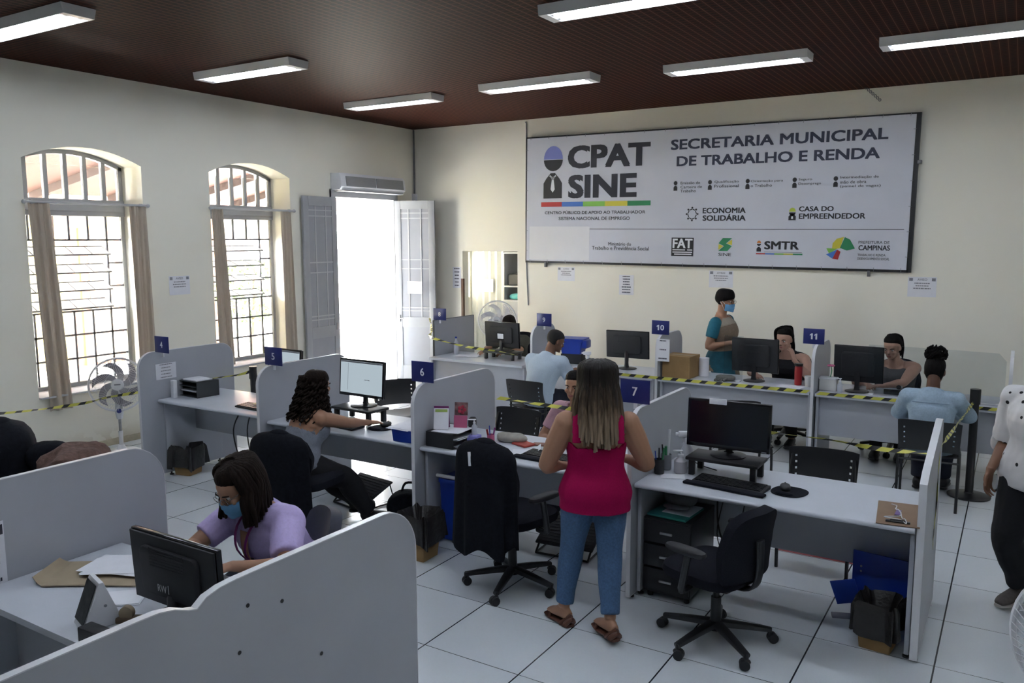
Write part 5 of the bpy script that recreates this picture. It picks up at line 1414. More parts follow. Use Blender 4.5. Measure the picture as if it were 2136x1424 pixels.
# ------------------------------------------------------------------ shelf in the small room
sh = thing('shelf_unit', 'grey shelf unit in the small room behind the doorway', 'shelf unit', (-7.71, YB + 1.6, 0), 0)
m = MB(); m.box(-.03, 0, 0, .45, 0, 2.0); m.box(.9, .93, 0, .45, 0, 2.0); m.build('side_panel', GREYWL, sh)
for z in (.35, 1.15, 1.40, 1.98): MB().box(0, .9, 0, .45, z, z + .025).build('shelf', GREYWL, sh)
MB().box(0, .9, .43, .45, 0, 1.05).build('back_panel', GREYW, sh); MB().box(0, .9, 0, .012, .36, 1.15).build('door', GREYW, sh)
pt = thing('printer', 'black printer on the shelf in the small room', 'printer', (-7.50, YB + 1.82, 1.426)); MB().box(-.18, .20, -.16, .16, 0, .20, .02).build('body', BLACKM, pt); m = MB().at((.0, 0, .20), 0, radians(0), radians(-14)); m.box(-.12, .16, -.12, .12, 0, .02, .005); m.build('paper_tray', BLACK, pt)
t = thing('packet', 'teal packet on the shelf below the printer', 'packet', (-7.55, YB + 1.76, 1.176)); MB().ell((0, 0, .055), (.13, .09, .055), .7, .8, 20, 10, .2, 2).build('packet', mat('teal_wrap', (.10, .40, .40), .5, ns=9, na=.1), t)
# ------------------------------------------------------------------ people
def skin(name, c): return mat(name, c, .55, ns=14, na=.06)
SK_A = skin('tan_skin', (.36, .19, .115)); SK_B = skin('brown_skin', (.20, .095, .055)); SK_C = skin('fair_skin', (.46, .27, .20)); SK_D = skin('dark_skin', (.11, .05, .03))
HAIRK = mat('black_hair', (.006, .005, .005), .7, spec=.12, bs=90, ba=.6, ns=70, na=.4, stretch=(1, 1, .1))
HAIRB = mat('dark_brown_hair', (.013, .008, .006), .7, spec=.12, bs=90, ba=.6, ns=70, na=.4, stretch=(1, 1, .1))
EYEW = mat('eye_white', (.6, .58, .55), .3, ns=9, na=.03); IRIS = mat('dark_iris', (.02, .012, .01), .2, ns=9, na=.05)
LIPM = mat('lip_skin', (.30, .10, .09), .45, ns=20, na=.08)

def solid(mb, name, m_, parent, voxel=.007, smooth=4, disp=0.0, freq=9.0, stretch=(1, 1, 1)):
    """fuse overlapping closed shapes into one continuous surface"""
    me = bpy.data.meshes.new(name); me.from_pydata(mb.v, [], mb.f); me.update()
    b = bmesh.new(); b.from_mesh(me); bmesh.ops.recalc_face_normals(b, faces=b.faces[:]); b.to_mesh(me); b.free()
    o = bpy.data.objects.new(name, me); COL.objects.link(o)
    r = o.modifiers.new('r', 'REMESH'); r.mode = 'VOXEL'; r.voxel_size = voxel
    s = o.modifiers.new('s', 'SMOOTH'); s.factor = .5; s.iterations = smooth
    dg = bpy.context.evaluated_depsgraph_get()
    ne = bpy.data.meshes.new_from_object(o.evaluated_get(dg))
    o.modifiers.clear(); o.data = ne; bpy.data.meshes.remove(me); ne.name = name
    if disp:
        ne.update(); n = len(ne.vertices)
        co = [0.0] * (3 * n); no = [0.0] * (3 * n)
        ne.vertices.foreach_get('co', co); ne.vertices.foreach_get('normal', no)
        for i in range(n):
            j = 3 * i
            p = V((co[j] * freq * stretch[0], co[j + 1] * freq * stretch[1], co[j + 2] * freq * stretch[2]))
            d = disp * (noise.noise(p) + .5 * noise.noise(p * 2.3))
            for k in (0, 1, 2): co[j + k] += no[j + k] * d
        ne.vertices.foreach_set('co', co)
    ne.materials.clear(); ne.materials.append(m_)
    ne.polygons.foreach_set('use_smooth', [True] * len(ne.polygons)); ne.update()
    o.parent = parent
    return o

def ik(a, c, l1, l2, pole):
    a, c, pole = V(a), V(c), V(pole)
    d = c - a; L = min(d.length, (l1 + l2) * .995); u = d.normalized()
    x = (l1 * l1 - l2 * l2 + L * L) / (2 * L); h = sqrt(max(l1 * l1 - x * x, 0))
    q = pole - u * pole.dot(u); q.normalize()
    return a + u * x + q * h, a + u * L

FEM = [(-.03, .10, .08, -.01), (.06, .165, .118, -.015), (.16, .180, .128, -.015), (.28, .164, .116, .0), (.42, .142, .106, .004), (.56, .150, .110, .01),
       (.68, .163, .122, .026), (.80, .166, .100, .008), (.89, .145, .078, -.008), (.955, .088, .060, -.012), (1.02, .056, .055, -.004)]
MAL = [(-.03, .10, .08, -.01), (.06, .155, .110, -.012), (.16, .160, .115, -.01), (.28, .152, .108, .0), (.42, .150, .106, .006), (.56, .160, .112, .008),
       (.68, .176, .116, .01), (.80, .182, .102, .0), (.89, .155, .08, -.01), (.955, .095, .064, -.012), (1.02, .062, .060, -.004)]
HS = [(0, .078, .018, .022), (.012, .088, .0, .040), (.035, .094, -.03, .054), (.065, .093, -.066, .064), (.10, .091, -.090, .070), (.13, .092, -.100, .0745), (.16, .086, -.100, .073), (.185, .068, -.088, .062), (.203, .040, -.062, .043), (.213, .008, -.030, .02)]

class Person:
    def __init__(self, label, pel, c7, fw, hfw, s=1.0, fat=1.0, skin=SK_A, table=FEM, wr=None, poles=None, hands=None, ank=None, kp=None, foot=None,
                 bend=.0, hoff=(0, .03, .055), hs=1.0, voxel=.0065, hip=None, sh=.172, afat=1.0, arm=1.0, leg=1.0, name='person'):
        self.pel, self.c7 = V(pel), V(c7); self.fw = V(fw).normalized(); self.hip = V(hip).normalized() if hip else self.fw
        self.s, self.fat, self.table, self.afat = s, fat, table, afat
        self.t = thing(name, label, 'person', (pel[0], pel[1], 0)); self.o = V((pel[0], pel[1], 0)); self.bend = bend
        self.M0 = Matrix.Translation(-self.o); self.voxel = voxel
        self.ax = (self.c7 - self.pel).normalized()
        self.rt = self.fw.cross(V((0, 0, 1))).normalized()
        self.fd = self.rt.cross(self.ax) * -1 if self.rt.cross(self.ax).dot(self.fw) < 0 else self.rt.cross(self.ax)
        self.T = (self.c7 - self.pel).length
        a, f = s * arm, fat
        hf = V(hfw).normalized(); hr = hf.cross(V((0, 0, 1))).normalized(); hu = hr.cross(hf)
        base = self.c7 + hr * hoff[0] + (V((hf.x, hf.y, 0)).normalized()) * hoff[1] + V((0, 0, hoff[2]))
        self.hbase = base; k = hs * s
        self.H = Matrix(((hr.x * k, hf.x * k, hu.x * k, base.x), (hr.y * k, hf.y * k, hu.y * k, base.y), (hr.z * k, hf.z * k, hu.z * k, base.z), (0, 0, 0, 1)))
        m = MB(self.M0); self.body = m
        m.loft(self.tsecs(0, -.03, 1.02), self.rt, 20, 3)
        nb = self.pos(1.0); m.loft([(*(nb - self.ax * .05), .062 * s, .06 * s), (*nb, .056 * s, .056 * s), (*(self.H @ V((0, -.022, .0))), .052 * s, .056 * s), (*(self.H @ V((0, -.02, .07))), .05 * s, .055 * s)], self.rt, 16, 3)
        self.head(m)
        self.arms = []; self.legs = []
        for i, sd in enumerate((-1, 1)):
            shp = self.pos(.86) + self.rt * sd * sh * s * (1 + (fat - 1) * .5)
            el, w_ = ik(shp, wr[i], .285 * a, .245 * a, poles[i])
            self.arms.append((shp, el, w_))
            inn = self.pos(.88) + self.rt * sd * .09 * s
            m.loft(self.asecs(i, 0, 2), self.rt, 14, 3); q = .0515 * f * afat * s; m.ell(shp, (q, q, q), 1, 1, 16, 10)
            m.loft([(*inn, .055 * s, .06 * s), (*(shp + self.rt * sd * -.02), .058 * s * f, .058 * s * f), (*(shp + self.rt * sd * .02 * s - self.ax * .02), .046 * s * f, .048 * s * f)], self.fd, 14, 3)
            d, n_, cu = hands[i]; self.hand(m, w_, V(d).normalized(), V(n_), sd, cu, s)
            hj = self.pos(.12) + (self.hip.cross(V((0, 0, 1)))) * sd * .088 * s
            kn, an = ik(hj, ank[i], .385 * s * leg, .385 * s * leg, kp[i] if isinstance(kp, list) else kp)
            self.legs.append((hj, kn, an))
            m.loft(self.lsecs(i, 0, 2), self.hip.cross(V((0, 0, 1))), 16, 3)
            fdn = V(foot[i]).normalized(); self.foot = foot
            m.loft([(*(an - fdn * .055 * s - V((0, 0, .045))), .026, .030), (*(an - V((0, 0, .03))), .034, .045), (*(an + fdn * .07 * s - V((0, 0, .052))), .040, .028), (*(an + fdn * .14 * s - V((0, 0, .066))), .036, .014)], fdn.cross(V((0, 0, 1))), 12, 3)
        solid(m, 'body', skin, self.t, voxel)
    def pos(self, t):
        return self.pel + (self.c7 - self.pel) * t - self.fd * self.bend * 4 * t * (1 - t)
    def tsecs(self, infl, t0, t1, flare=0.0, n=None):
        tb = self.table; out = []
        def ev(t):
            if t <= tb[0][0]: return tb[0][1:]
            for a, b in zip(tb, tb[1:]):
                if a[0] <= t <= b[0]:
                    q = (t - a[0]) / (b[0] - a[0]); return tuple(x + (y - x) * q for x, y in zip(a[1:], b[1:]))
            return tb[-1][1:]
        ts = sorted({t0, t1} | {a[0] for a in tb if t0 < a[0] < t1})
        for t in ts:
            q = ev(max(t, .06) if infl and t < .06 else t); g = 1 + (self.fat - 1) * (1 if t < .85 else .3)
            fl = flare * max(0, (.45 - t)) if flare else 0
            p = self.pos(t) + self.fd * q[2] * self.s * g
            out.append((*p, (q[0] * g + infl + fl) * self.s, (q[1] * g + infl + fl) * self.s))
        return out
    def asecs(self, i, a0, a1, infl=0.0, grow=0.0):
        shp, el, w_ = self.arms[i]; s, f = self.s, self.fat * self.afat
        R = [(0, .050 * f), (.35, .050 * f), (.7, .043 * f), (1, .038 * (1 + (f - 1) * .6)), (1.25, .039 * (1 + (f - 1) * .6)), (1.6, .031), (2, .0245)]
        out = []
        def pt(a): return shp.lerp(el, a) if a <= 1 else el.lerp(w_, a - 1)
        def rd(a):
            for p, q in zip(R, R[1:]):
                if p[0] <= a <= q[0]: return p[1] + (q[1] - p[1]) * (a - p[0]) / (q[0] - p[0])
            return R[-1][1]
        for a in sorted({a0, a1} | {r[0] for r in R if a0 < r[0] < a1}):
            r = (rd(a) + infl + grow * a) * s; out.append((*pt(a), r, r))
        return out
    def lsecs(self, i, a0, a1, infl=0.0, grow=0.0):
        h, k, an = self.legs[i]; s, f = self.s, self.fat
        R = [(0, .092 * f, .100 * f), (.3, .086 * f, .090 * f), (.7, .066 * f, .068 * f), (1, .055 * f, .058 * f), (1.3, .053 * f, .060 * f), (1.7, .038, .042), (2, .034, .038)]
        out = []
        def pt(a): return h.lerp(k, a) if a <= 1 else k.lerp(an, a - 1)
        for a in sorted({a0, a1} | {r[0] for r in R if a0 < r[0] < a1}):
            for p, q in zip(R, R[1:]):
                if p[0] <= a <= q[0]:
                    x = (a - p[0]) / (q[0] - p[0]); r1 = p[1] + (q[1] - p[1]) * x; r2 = p[2] + (q[2] - p[2]) * x; break
            out.append((*pt(a), (r1 + infl + grow * a) * s, (r2 + infl + grow * a) * s))
        return out
    def hand(self, m, w_, d, n, sd, cu, s):
        n = (n - d * n.dot(d)).normalized(); l = d.cross(n) if sd > 0 else n.cross(d)
        m.loft([(*(w_ - d * .02), .024 * s, .022 * s), (*(w_ + d * .02), .031 * s, .019 * s), (*(w_ + d * .06), .038 * s, .016 * s), (*(w_ + d * .09), .037 * s, .012 * s)], l, 12, 2)
        for i, L in enumerate((.070, .078, .072, .056)):
            p = w_ + d * (.086 - (.006 if i in (0, 3) else 0)) * s + l * (.0285 - .019 * i) * s; P = [p - d * .012]; a = 0
            for j, q in enumerate((.44, .31, .25)):
                a += cu * (.55, 1.0, .8)[j]
                P.append(p); p = p + (d * cos(a) + n * sin(a)) * L * q * s + l * (.003 * (1.5 - i)) * s
            P.append(p)
            m.tube(P, [.0088 * s, .0088 * s, .0080 * s, .0074 * s, .006 * s], 8, 2)
        b = w_ + d * .022 + l * .022; v1 = (d * .62 + l * .72 + n * .25).normalized(); v2 = (d * .85 + l * .35 + n * .35).normalized()
        m.tube([b, b + v1 * .035 * s, b + v1 * .035 * s + v2 * .03 * s, b + v1 * .035 * s + v2 * .056 * s], [.013 * s, .0115 * s, .0095 * s, .007 * s], 8, 2)
    def hm(self): return MB(self.M0 @ self.H)
    def head(self, m):
        sv = m.M; m.M = self.M0 @ self.H
        m.loft([(0, (a + b) / 2, z, hw, (a - b) / 2) for z, a, b, hw in HS], (1, 0, 0), 22, 3, tang=(0, 0, 1))
        m.loft([(0, .088, .118, .008, .006), (0, .101, .092, .010, .010), (0, .108, .078, .014, .011), (0, .095, .068, .012, .008)], (1, 0, 0), 10, 3)
        m.ell((0, .083, .124), (.045, .012, .008)); m.ell((0, .088, .012), (.018, .012, .014))
        m.ell((0, .090, .045), (.022, .010, .010))
        for s in (-1, 1):
            m.ell((s * .045, .070, .075), (.020, .018, .016))
            m.ell((s * .075, -.008, .092), (.009, .018, .030))
        m.M = sv
    def face(self, mask=False, glasses=False, brow=HAIRK):
        for s in (-1, 1):
            self.hm().ell((s * .033, .080, .106), (.012, .0095, .0065)).build('eye', EYEW, self.t)
            self.hm().ell((s * .033, .0868, .105), (.0060, .004, .0062)).build('iris', IRIS, self.t)
            self.hm().tube([(s * .016, .094, .123), (s * .034, .0945, .129), (s * .054, .080, .124)], [.003, .0036, .002], 6, 2).build('eyebrow', brow, self.t)
        if not mask:
            self.hm().ell((0, .0985, .047), (.021, .006, .0045)).ell((0, .098, .040), (.017, .006, .005)).build('lips', LIPM, self.t)
    def mask(self):
        m = self.hm()
        def P(u, v):
            a = (u - .5) * radians(150); q = math.exp(-(a / .42) ** 2)
            r = 1.0 + .05 * sin(v * pi)
            z = -.012 + .098 * v + (.006 * sin(9 * v * pi) * 0) - .02 * (1 - q) * (v - .5)
            return (.079 * r * sin(a), .018 + (.085 + .006 * sin(v * 6 * pi) * .3) * r * cos(a) + .014 * q * (.35 + .65 * v), z)
        m.sheet(22, 12, P, .004); o = m.build('face_mask', MASKM, self.t)
        m = self.hm()
        for s in (-1, 1):
            for z in (.0, .07): m.tube([(s * .077, .036, z + .004), (s * .082, .0, .07 + z * .5), (s * .084, -.022, .09)], .0016, 5, 2)
        m.build('ear_loop', WHITE, o)
    def glasses(self, m_=None, r=.022):
        m = self.hm()
        for s in (-1, 1):
            m.tube([(s * .034 + r * 1.15 * cos(2 * pi * k / 20), .106 - .10 * (abs(s * .034 + r * cos(2 * pi * k / 20)) - .02) * .35, .102 + r * .85 * sin(2 * pi * k / 20)) for k in range(20)], .0018, 6, 1, True)
            m.tube([(s * .058, .095, .108), (s * .078, .03, .110), (s * .083, -.015, .108)], .0018, 6, 2)
        m.tube([(-.012, .110, .106), (0, .113, .109), (.012, .110, .106)], .0018, 6, 2)
        m.build('glasses', m_ or GLOSS, self.t)
    def garment(self, name, m_, t0=None, t1=None, infl=.012, flare=0.0, arms=None, ainf=.012, agrow=0.0, legs=None, linf=.012, lgrow=0.0, extra=None, disp=.003, freq=9, voxel=None, st=(1, 1, .5)):
        m = MB(self.M0)
        if t0 is not None:
            m.loft(self.tsecs(infl, t0, t1, flare), self.rt, 22, 3)
        if arms:
            for i in (0, 1):
                m.loft(self.asecs(i, 0, arms[1] if isinstance(arms, tuple) else arms, ainf, agrow), self.rt, 14, 3)
                sd = (-1, 1)[i]; shp = self.arms[i][0]; r = (.052 * self.fat + ainf) * self.s; q = (.056 * self.fat + ainf) * self.s; m.ell(shp, (q, q, q), 1, 1, 16, 10)
                m.loft([(*(self.pos(.86) + self.rt * sd * .07 * self.s), r * 1.05, r), (*(shp - self.rt * sd * .01), r * 1.05, r * 1.03), (*(shp + self.rt * sd * .02), r * .9, r * .95)], self.fd, 14, 3)
        if legs:
            for i in (0, 1):
                m.loft(self.lsecs(i, 0, legs, linf, lgrow), self.hip.cross(V((0, 0, 1))), 16, 3)
        if extra: extra(m)
        return solid(m, name, m_, self.t, voxel or max(self.voxel, .008), 5, disp, freq, st)
    def shoes(self, m_, sole=None, name='shoe', heel=.02):
        for i in (0, 1):
            an = self.legs[i][2]; d = V(self.foot[i]).normalized(); z0 = an.z - .088 * self.s
            f = V((d.x, d.y, d.z)); up = V((0, 0, 1)) - f * f.z; sd = f.cross(up)
            m = MB(self.M0)
            g = lambda a, z: an + f * a * self.s + up * (z - .088 * self.s)
            m.loft([(*g(-.075, .05), .02, .03), (*g(-.055, .055), .037, .048), (*g(.0, .052), .042, .046), (*g(.08, .042), .048, .034), (*g(.14, .034), .046, .026), (*g(.178, .028), .028, .016)], sd, 16, 3)
            o = solid(m, name, m_, self.t, .007, 3)
            m = MB(self.M0)
            m.loft([(*g(-.078, .01), .02, .01), (*g(-.055, .011), .040, .011), (*g(.02, .010), .041, .010), (*g(.10, .010), .050, .010), (*g(.15, .011), .046, .010), (*g(.184, .014), .024, .009)], sd, 16, 3, sq=.6)
            m.build('sole', sole or BLACK, o)
    # ---- hair
    def cap(self, m, up=.012, z0=.055, face=True, thick=.0, line=.148):
        secs = []
        for z, a, b, hw in [(z0, 0, 0, 0)] + HS:
            if z < z0 or (z == z0 and hw): continue
            if hw == 0:
                for p, q in zip(HS, HS[1:]):
                    if p[0] <= z <= q[0]:
                        x = (z - p[0]) / (q[0] - p[0]); a, b, hw = (p[j] + (q[j] - p[j]) * x for j in (1, 2, 3)); break
            up_ = up * (.35 + .65 * min(1, (z - z0) / .05)); yb = b - up_ - thick; w_ = hw + up_ * (.8 if z < .18 else 1)
            if face:
                k = max(0.0, min(1.0, (z - (line - .075)) / .09)); k = k * k * (3 - 2 * k)
                yf = (-.005) * (1 - k) + (a + up * (.15 + .7 * max(0, z - line) / .05)) * k
            else: yf = a + up
            secs.append((0, (yf + yb) / 2, z + (up if z > .2 else up * .5 if z > .18 else 0), w_, (yf - yb) / 2))
        m.loft(secs, (1, 0, 0), 24, 3, tang=(0, 0, 1))
    def locks(self, m, n, length, a0=-115, a1=115, r=.012, curl=0.0, seed=1, start=.19, spread=.0, drop=None, layers=2, back=.0, front=None, taper=.35):
        """strands combed from the crown over the head, then falling; angle 0 = straight back, +- = sides"""
        rr = random.Random(seed); Mx = self.M0 @ self.H
        R3 = self.H.to_3x3(); k = R3.col[0].length
        for la in range(layers):
            for i in range(n):
                an = radians(a0 + (a1 - a0) * (i + rr.uniform(.1, .9)) / n)
                pts = []
                for z in (.212, .19, .16, .12, .08):
                    hsx = min(HS, key=lambda q: abs(q[0] - max(z, .13))); cy = (hsx[1] + hsx[2]) / 2; hd = (hsx[1] - hsx[2]) / 2
                    g = 1.0 + .014 * la / .07
                    pts.append(Mx @ V(((hsx[3] + .015) * g * sin(an) , cy * .6 - .01 - (hd + .016) * g * cos(an) * (1 if cos(an) > 0 else .55), z + .008 * la + (.012 if z > .2 else .006))))
                p = pts[-1]; od = (R3 @ V((sin(an), -cos(an), 0))).normalized(); od.z = 0
                L = length * rr.uniform(.82, 1.0) if not callable(length) else length(degrees_(an), rr)
                nst = 7 if not curl else 16
                ph = rr.uniform(0, 6); rad = rr.uniform(.8, 1.15)
                off = od * spread * rr.uniform(.4, 1.2) + V((rr.uniform(-.01, .01), rr.uniform(-.01, .01), 0))
                bk = (self.fw * -1) * back
                if curl:
                    base = pts[2:]; pts = []
                    P0 = [base[0], base[1], base[2]] + [p + V((0, 0, -L * j / 6)) + (off + bk) * (j / 6) for j in range(1, 7)]
                    Q = cr([tuple(q) for q in P0], 6)
                    for j, q in enumerate(Q):
                        f_ = min(1, j / 10)
                        pts.append(V(q) + (od * cos(j * .75 + ph) + od.cross(V((0, 0, 1))) * sin(j * .75 + ph)) * curl * f_)
                    m.tube(pts, [r * rad * (1 - .55 * j / len(pts)) for j in range(len(pts))], 6)
                else:
                    for j in range(1, nst + 1):
                        q = j / nst
                        pts.append(p + V((0, 0, -L * q)) + (off + bk) * q ** .8 + od.cross(V((0, 0, 1))) * .008 * sin(q * 5 + ph))
                    nn = len(pts)
                    m.tube(pts, [r * rad * (.55 if j == 0 else 1.0 if j < nn * .65 else 1.0 - (1 - taper) * (j - nn * .65) / (nn * .35)) for j in range(nn)], 7, 2)
    def hair(self, m, m_, name='hair'):
        return m.build(name, m_, self.t, sharp=70)
def degrees_(a): return a * 180 / pi
# ------------------------------------------------------------------ the people in the office
JEANS = mat('blue_denim', (.055, .12, .24), .85, ns=90, na=.22); DJEANS = mat('dark_denim', (.010, .014, .030), .85, ns=90, na=.2)
BPANTS = mat('black_trouser_cloth', (.007, .007, .010), .9, ns=60, na=.2)
dn = (0, 0, -1)
# --- woman in the pink top, seen from behind
fw = V((-.50, .87, 0)).normalized(); rt = V((.87, .50, 0)).normalized(); c = V((-2.005, 4.14, 0))
P1 = Person('woman with long ombre hair in a pink top and blue jeans, seen from behind', c + V((0, 0, .725)), c + V((.01, .0, 1.285)), fw, (-.46, .88, -.10), s=.97, fat=1.04, afat=1.32, sh=.178,
            wr=[c + rt * -.15 + fw * .20 + V((0, 0, .90)), c + rt * .16 + fw * .22 + V((0, 0, .95))], poles=[-rt * .9 - fw * .8 + V((0, 0, -.5)), rt * .9 - fw * .8 + V((0, 0, -.5))],
            hands=[(rt * .6 + fw * .7 + V((0, 0, -.3)), (0, 0, -1), .5), (-rt * .6 + fw * .7, (0, 0, -1), .5)],
            ank=[V((-2.16, 4.06, .105)), V((-1.835, 4.00, .105))], kp=fw * 1.0, foot=[V((-.85, .45, 0)), V((-.75, .55, 0))], leg=.93, voxel=.0055)
PINKC = mat('pink_cotton', (.33, .004, .066), .85, spec=.15, ns=120, na=.10)
def straps(m):
    for s in (-1, 1):
        p0 = P1.pos(.70) - P1.fd * .122 + P1.rt * s * .118; p1 = P1.pos(.86) - P1.fd * .098 + P1.rt * s * .118; p2 = P1.pos(.955) - P1.fd * .02 + P1.rt * s * .116; p3 = P1.pos(.86) + P1.fd * .09 + P1.rt * s * .11; p4 = P1.pos(.68) + P1.fd * .145 + P1.rt * s * .10
        m.loft([(*q, .030, .010) for q in (p0, p1, p2 + V((0, 0, .012)), p3, p4)], P1.rt, 12, 5)
P1.garment('pink_top', PINKC, -.02, .715, .018, flare=.05, extra=straps, disp=.0025, freq=7)
P1.garment('jeans', JEANS, -.03, .30, .008, legs=1.93, linf=.012, lgrow=.004, disp=.004, freq=12)
LEATH = mat('brown_leather', (.10, .035, .02), .5, ns=20, na=.2)
for i in (0, 1):
    an = P1.legs[i][2]; d = P1.foot[i].normalized(); sd = d.cross(V((0, 0, 1))); g = lambda a, z, b=0: an - P1.o * 0 + d * a + V((0, 0, z - .105)) + sd * b
    m = MB(P1.M0); m.loft([(*g(-.072, .010), .026, .010), (*g(-.05, .012), .036, .012), (*g(.03, .010), .036, .010), (*g(.10, .008), .046, .008), (*g(.16, .009), .036, .008)], sd, 16, 3, sq=.6); so_ = m.build('sandal', LEATH, P1.t)
    m = MB(P1.M0); m.tube([g(.09, .012, -.046), g(.10, .045, -.02), g(.10, .045, .02), g(.09, .012, .046)], .009, 8, 3); m.tube([g(-.02, .015, -.04), g(-.065, .07, -.0), g(-.02, .015, .04)], .011, 8, 4); m.tube([g(-.055, .02, -.03), g(-.072, .05, 0), g(-.055, .02, .03)], .016, 8, 4); m.build('strap', LEATH, so_)
OMBRE = ramp_mat('ombre_hair', [(0, (.30, .235, .165)), (.30, (.21, .155, .105)), (.55, (.055, .038, .026)), (.75, (.012, .009, .008)), (1, (.010, .008, .007))], 1.05, 1.58, .42)
m = MB(P1.M0 @ P1.H); P1.cap(m, .004, .05); m2 = MB(); m2.v, m2.f, m2.mi = m.v, m.f, m.mi
HL = lambda d, rr: (.37 - .15 * (abs(d) / 112) ** 1.4) * rr.uniform(.86, 1.0)
P1.locks(m2, 36, HL, -112, 112, .016, seed=4, spread=.045, layers=2, back=.025); P1.locks(m2, 24, .22, -130, 130, .014, seed=5, spread=.06, layers=1); P1.locks(m2, 22, .10, -125, 125, .016, seed=6, spread=.03, layers=1)
P1.hair(m2, OMBRE); P1.face()
# --- woman in the grey vest
fw = V((.22, .97, 0)).normalized()
P2 = Person('woman with dark curly hair in a grey vest, hand on the mouse', (-4.53, 4.26, .50), (-4.52, 4.42, .985), fw, (.30, .94, -.12), s=.96, fat=1.14,
            wr=[V((-4.62, 4.80, .80)), V((-4.335, 4.86, .795))], poles=[V((-.8, -.3, -.8)), V((.9, -.2, -.6))], hands=[(V((.1, 1, -.15)), dn, .4), (V((.35, .95, -.12)), dn, .35)],
            ank=[V((-4.50, 4.90, .10)), V((-4.28, 4.76, .10))], kp=V((.1, .6, 1)), foot=[V((.1, 1, 0)), V((.3, .95, 0))], bend=.03, voxel=.006)
GREYV = mat('grey_jersey', (.20, .22, .27), .85, ns=90, na=.12)
def straps(m):
    for s in (-1, 1):
        m.loft([(*q, .010, .006) for q in (P2.pos(.70) - P2.fd * .115 + P2.rt * s * .085, P2.pos(.86) - P2.fd * .088 + P2.rt * s * .10, P2.pos(.925) - P2.fd * .01 + P2.rt * s * .105, P2.pos(.84) + P2.fd * .10 + P2.rt * s * .09, P2.pos(.70) + P2.fd * .15 + P2.rt * s * .08)], P2.rt, 10, 5)
P2.garment('vest', GREYV, .04, .70, .014, extra=straps, disp=.004, freq=9, st=(1, 1, 1.8))
P2.garment('trousers', BPANTS, -.03, .25, .012, legs=1.95, linf=.016, lgrow=.01)
P2.shoes(BLACKM)
m = MB(P2.M0 @ P2.H); P2.cap(m, .018, .03); m2 = MB(); m2.v, m2.f, m2.mi = m.v, m.f, m.mi
P2.locks(m2, 34, .25, -122, 122, .012, curl=.013, seed=8, spread=.085, layers=2, back=.03); P2.hair(m2, HAIRB); P2.face()
t = tag(MB().sheet(8, 6, lambda u, v: (-4.86 + u * .14, 4.66 + v * .12 - .02, .78 - .05 * u), .004).build('cloth', PAPER), 'white cloth on the desk edge beside the woman in the grey vest', 'cloth')
# --- man in the pale blue shirt
P3 = Person('man with short dark hair in a pale blue shirt, seated with his back turned', (-4.38, 7.60, .47), (-4.31, 7.74, .985), (.08, 1, 0), (.50, .80, -.40), s=1.03, fat=1.04, skin=SK_B, table=MAL, sh=.185,
            wr=[V((-4.48, 8.06, .80)), V((-4.15, 8.05, .80))], poles=[V((-.5, -.4, -1)), V((.45, -.5, -1))], hands=[(V((.4, .9, -.1)), dn, .4), (V((-.3, .95, -.1)), dn, .4)],
            ank=[V((-4.52, 8.02, .10)), V((-4.28, 8.08, .10))], kp=V((0, .6, 1)), foot=[V((0, 1, 0)), V((.1, 1, 0))], bend=.05, voxel=.007)
P3.garment('shirt', mat('pale_blue_cotton', (.46, .56, .66), .85, ns=90, na=.06), .0, .985, .014, flare=.03, arms=.80, ainf=.022, disp=.004, freq=7)
P3.garment('jeans', DJEANS, -.03, .25, .008, legs=1.95, linf=.014, lgrow=.01); P3.shoes(BLACKM)
m = MB(P3.M0 @ P3.H); P3.cap(m, .006, .055, line=.15); P3.hair(m, mat('cropped_black_hair', (.012, .010, .010), .8, ns=300, na=.4)); P3.face()
# --- visitor facing the camera behind the woman in pink
P4 = Person('visitor with hair tied back, face half hidden behind the woman in the pink top', (-2.97, 5.92, .47), (-2.98, 5.80, .925), (.0, -1, 0), (.10, -.98, -.10), s=.97, fat=1.0, skin=SK_A,
            wr=[V((-2.88, 5.60, .62)), V((-3.06, 5.60, .62))], poles=[V((1, .2, -.6)), V((-1, .2, -.6))], hands=[(V((-.4, -.9, -.1)), dn, .4), (V((.4, -.9, -.1)), dn, .4)],
            ank=[V((-2.84, 5.48, .10)), V((-3.02, 5.48, .10))], kp=V((0, -.6, 1)), foot=[V((0, -1, 0)), V((0, -1, 0))], bend=.03, voxel=.0065)
P4.garment('blouse', mat('pale_pink_cotton', (.50, .30, .36), .85, ns=90, na=.08), .0, .96, .012, arms=.7, ainf=.016); P4.garment('trousers', DJEANS, -.03, .25, .008, legs=1.95, linf=.012, lgrow=.008); P4.shoes(BLACKM)
m = MB(P4.M0 @ P4.H); P4.cap(m, .012, .06, line=.166); m.ell((0, -.125, .13), (.035, .03, .04)); P4.hair(m, HAIRK); P4.face()
# --- standing woman with mask, in profile
fw = V((1, -.08, 0)).normalized()
P5 = Person('standing woman with short black hair, blue mask and a beige and teal dress, in profile', (-2.98, 9.62, .70), (-3.01, 9.62, 1.345), fw, (1, -.15, -.12), s=1.03, fat=1.16, skin=SK_A,
            wr=[V((-2.78, 9.80, 1.03)), V((-2.84, 9.42, 1.035))], poles=[V((-.9, .4, -.5)), V((-1, -.25, -.4))], hands=[(V((.9, -.3, 0)), dn, .5), (V((.95, .2, .05)), V((0, .6, -.8)), .5)],
            ank=[V((-3.0, 9.72, .105)), V((-2.94, 9.52, .105))], kp=fw, foot=[fw, fw], leg=.92, voxel=.0065)
BEIGE = mat('beige_jersey', (.22, .165, .12), .85, ns=40, na=.1); TEALC = mat('teal_jersey', (.012, .13, .19), .85, ns=40, na=.1); PALEB = mat('pale_beige_jersey', (.34, .30, .24), .85, ns=40, na=.06)
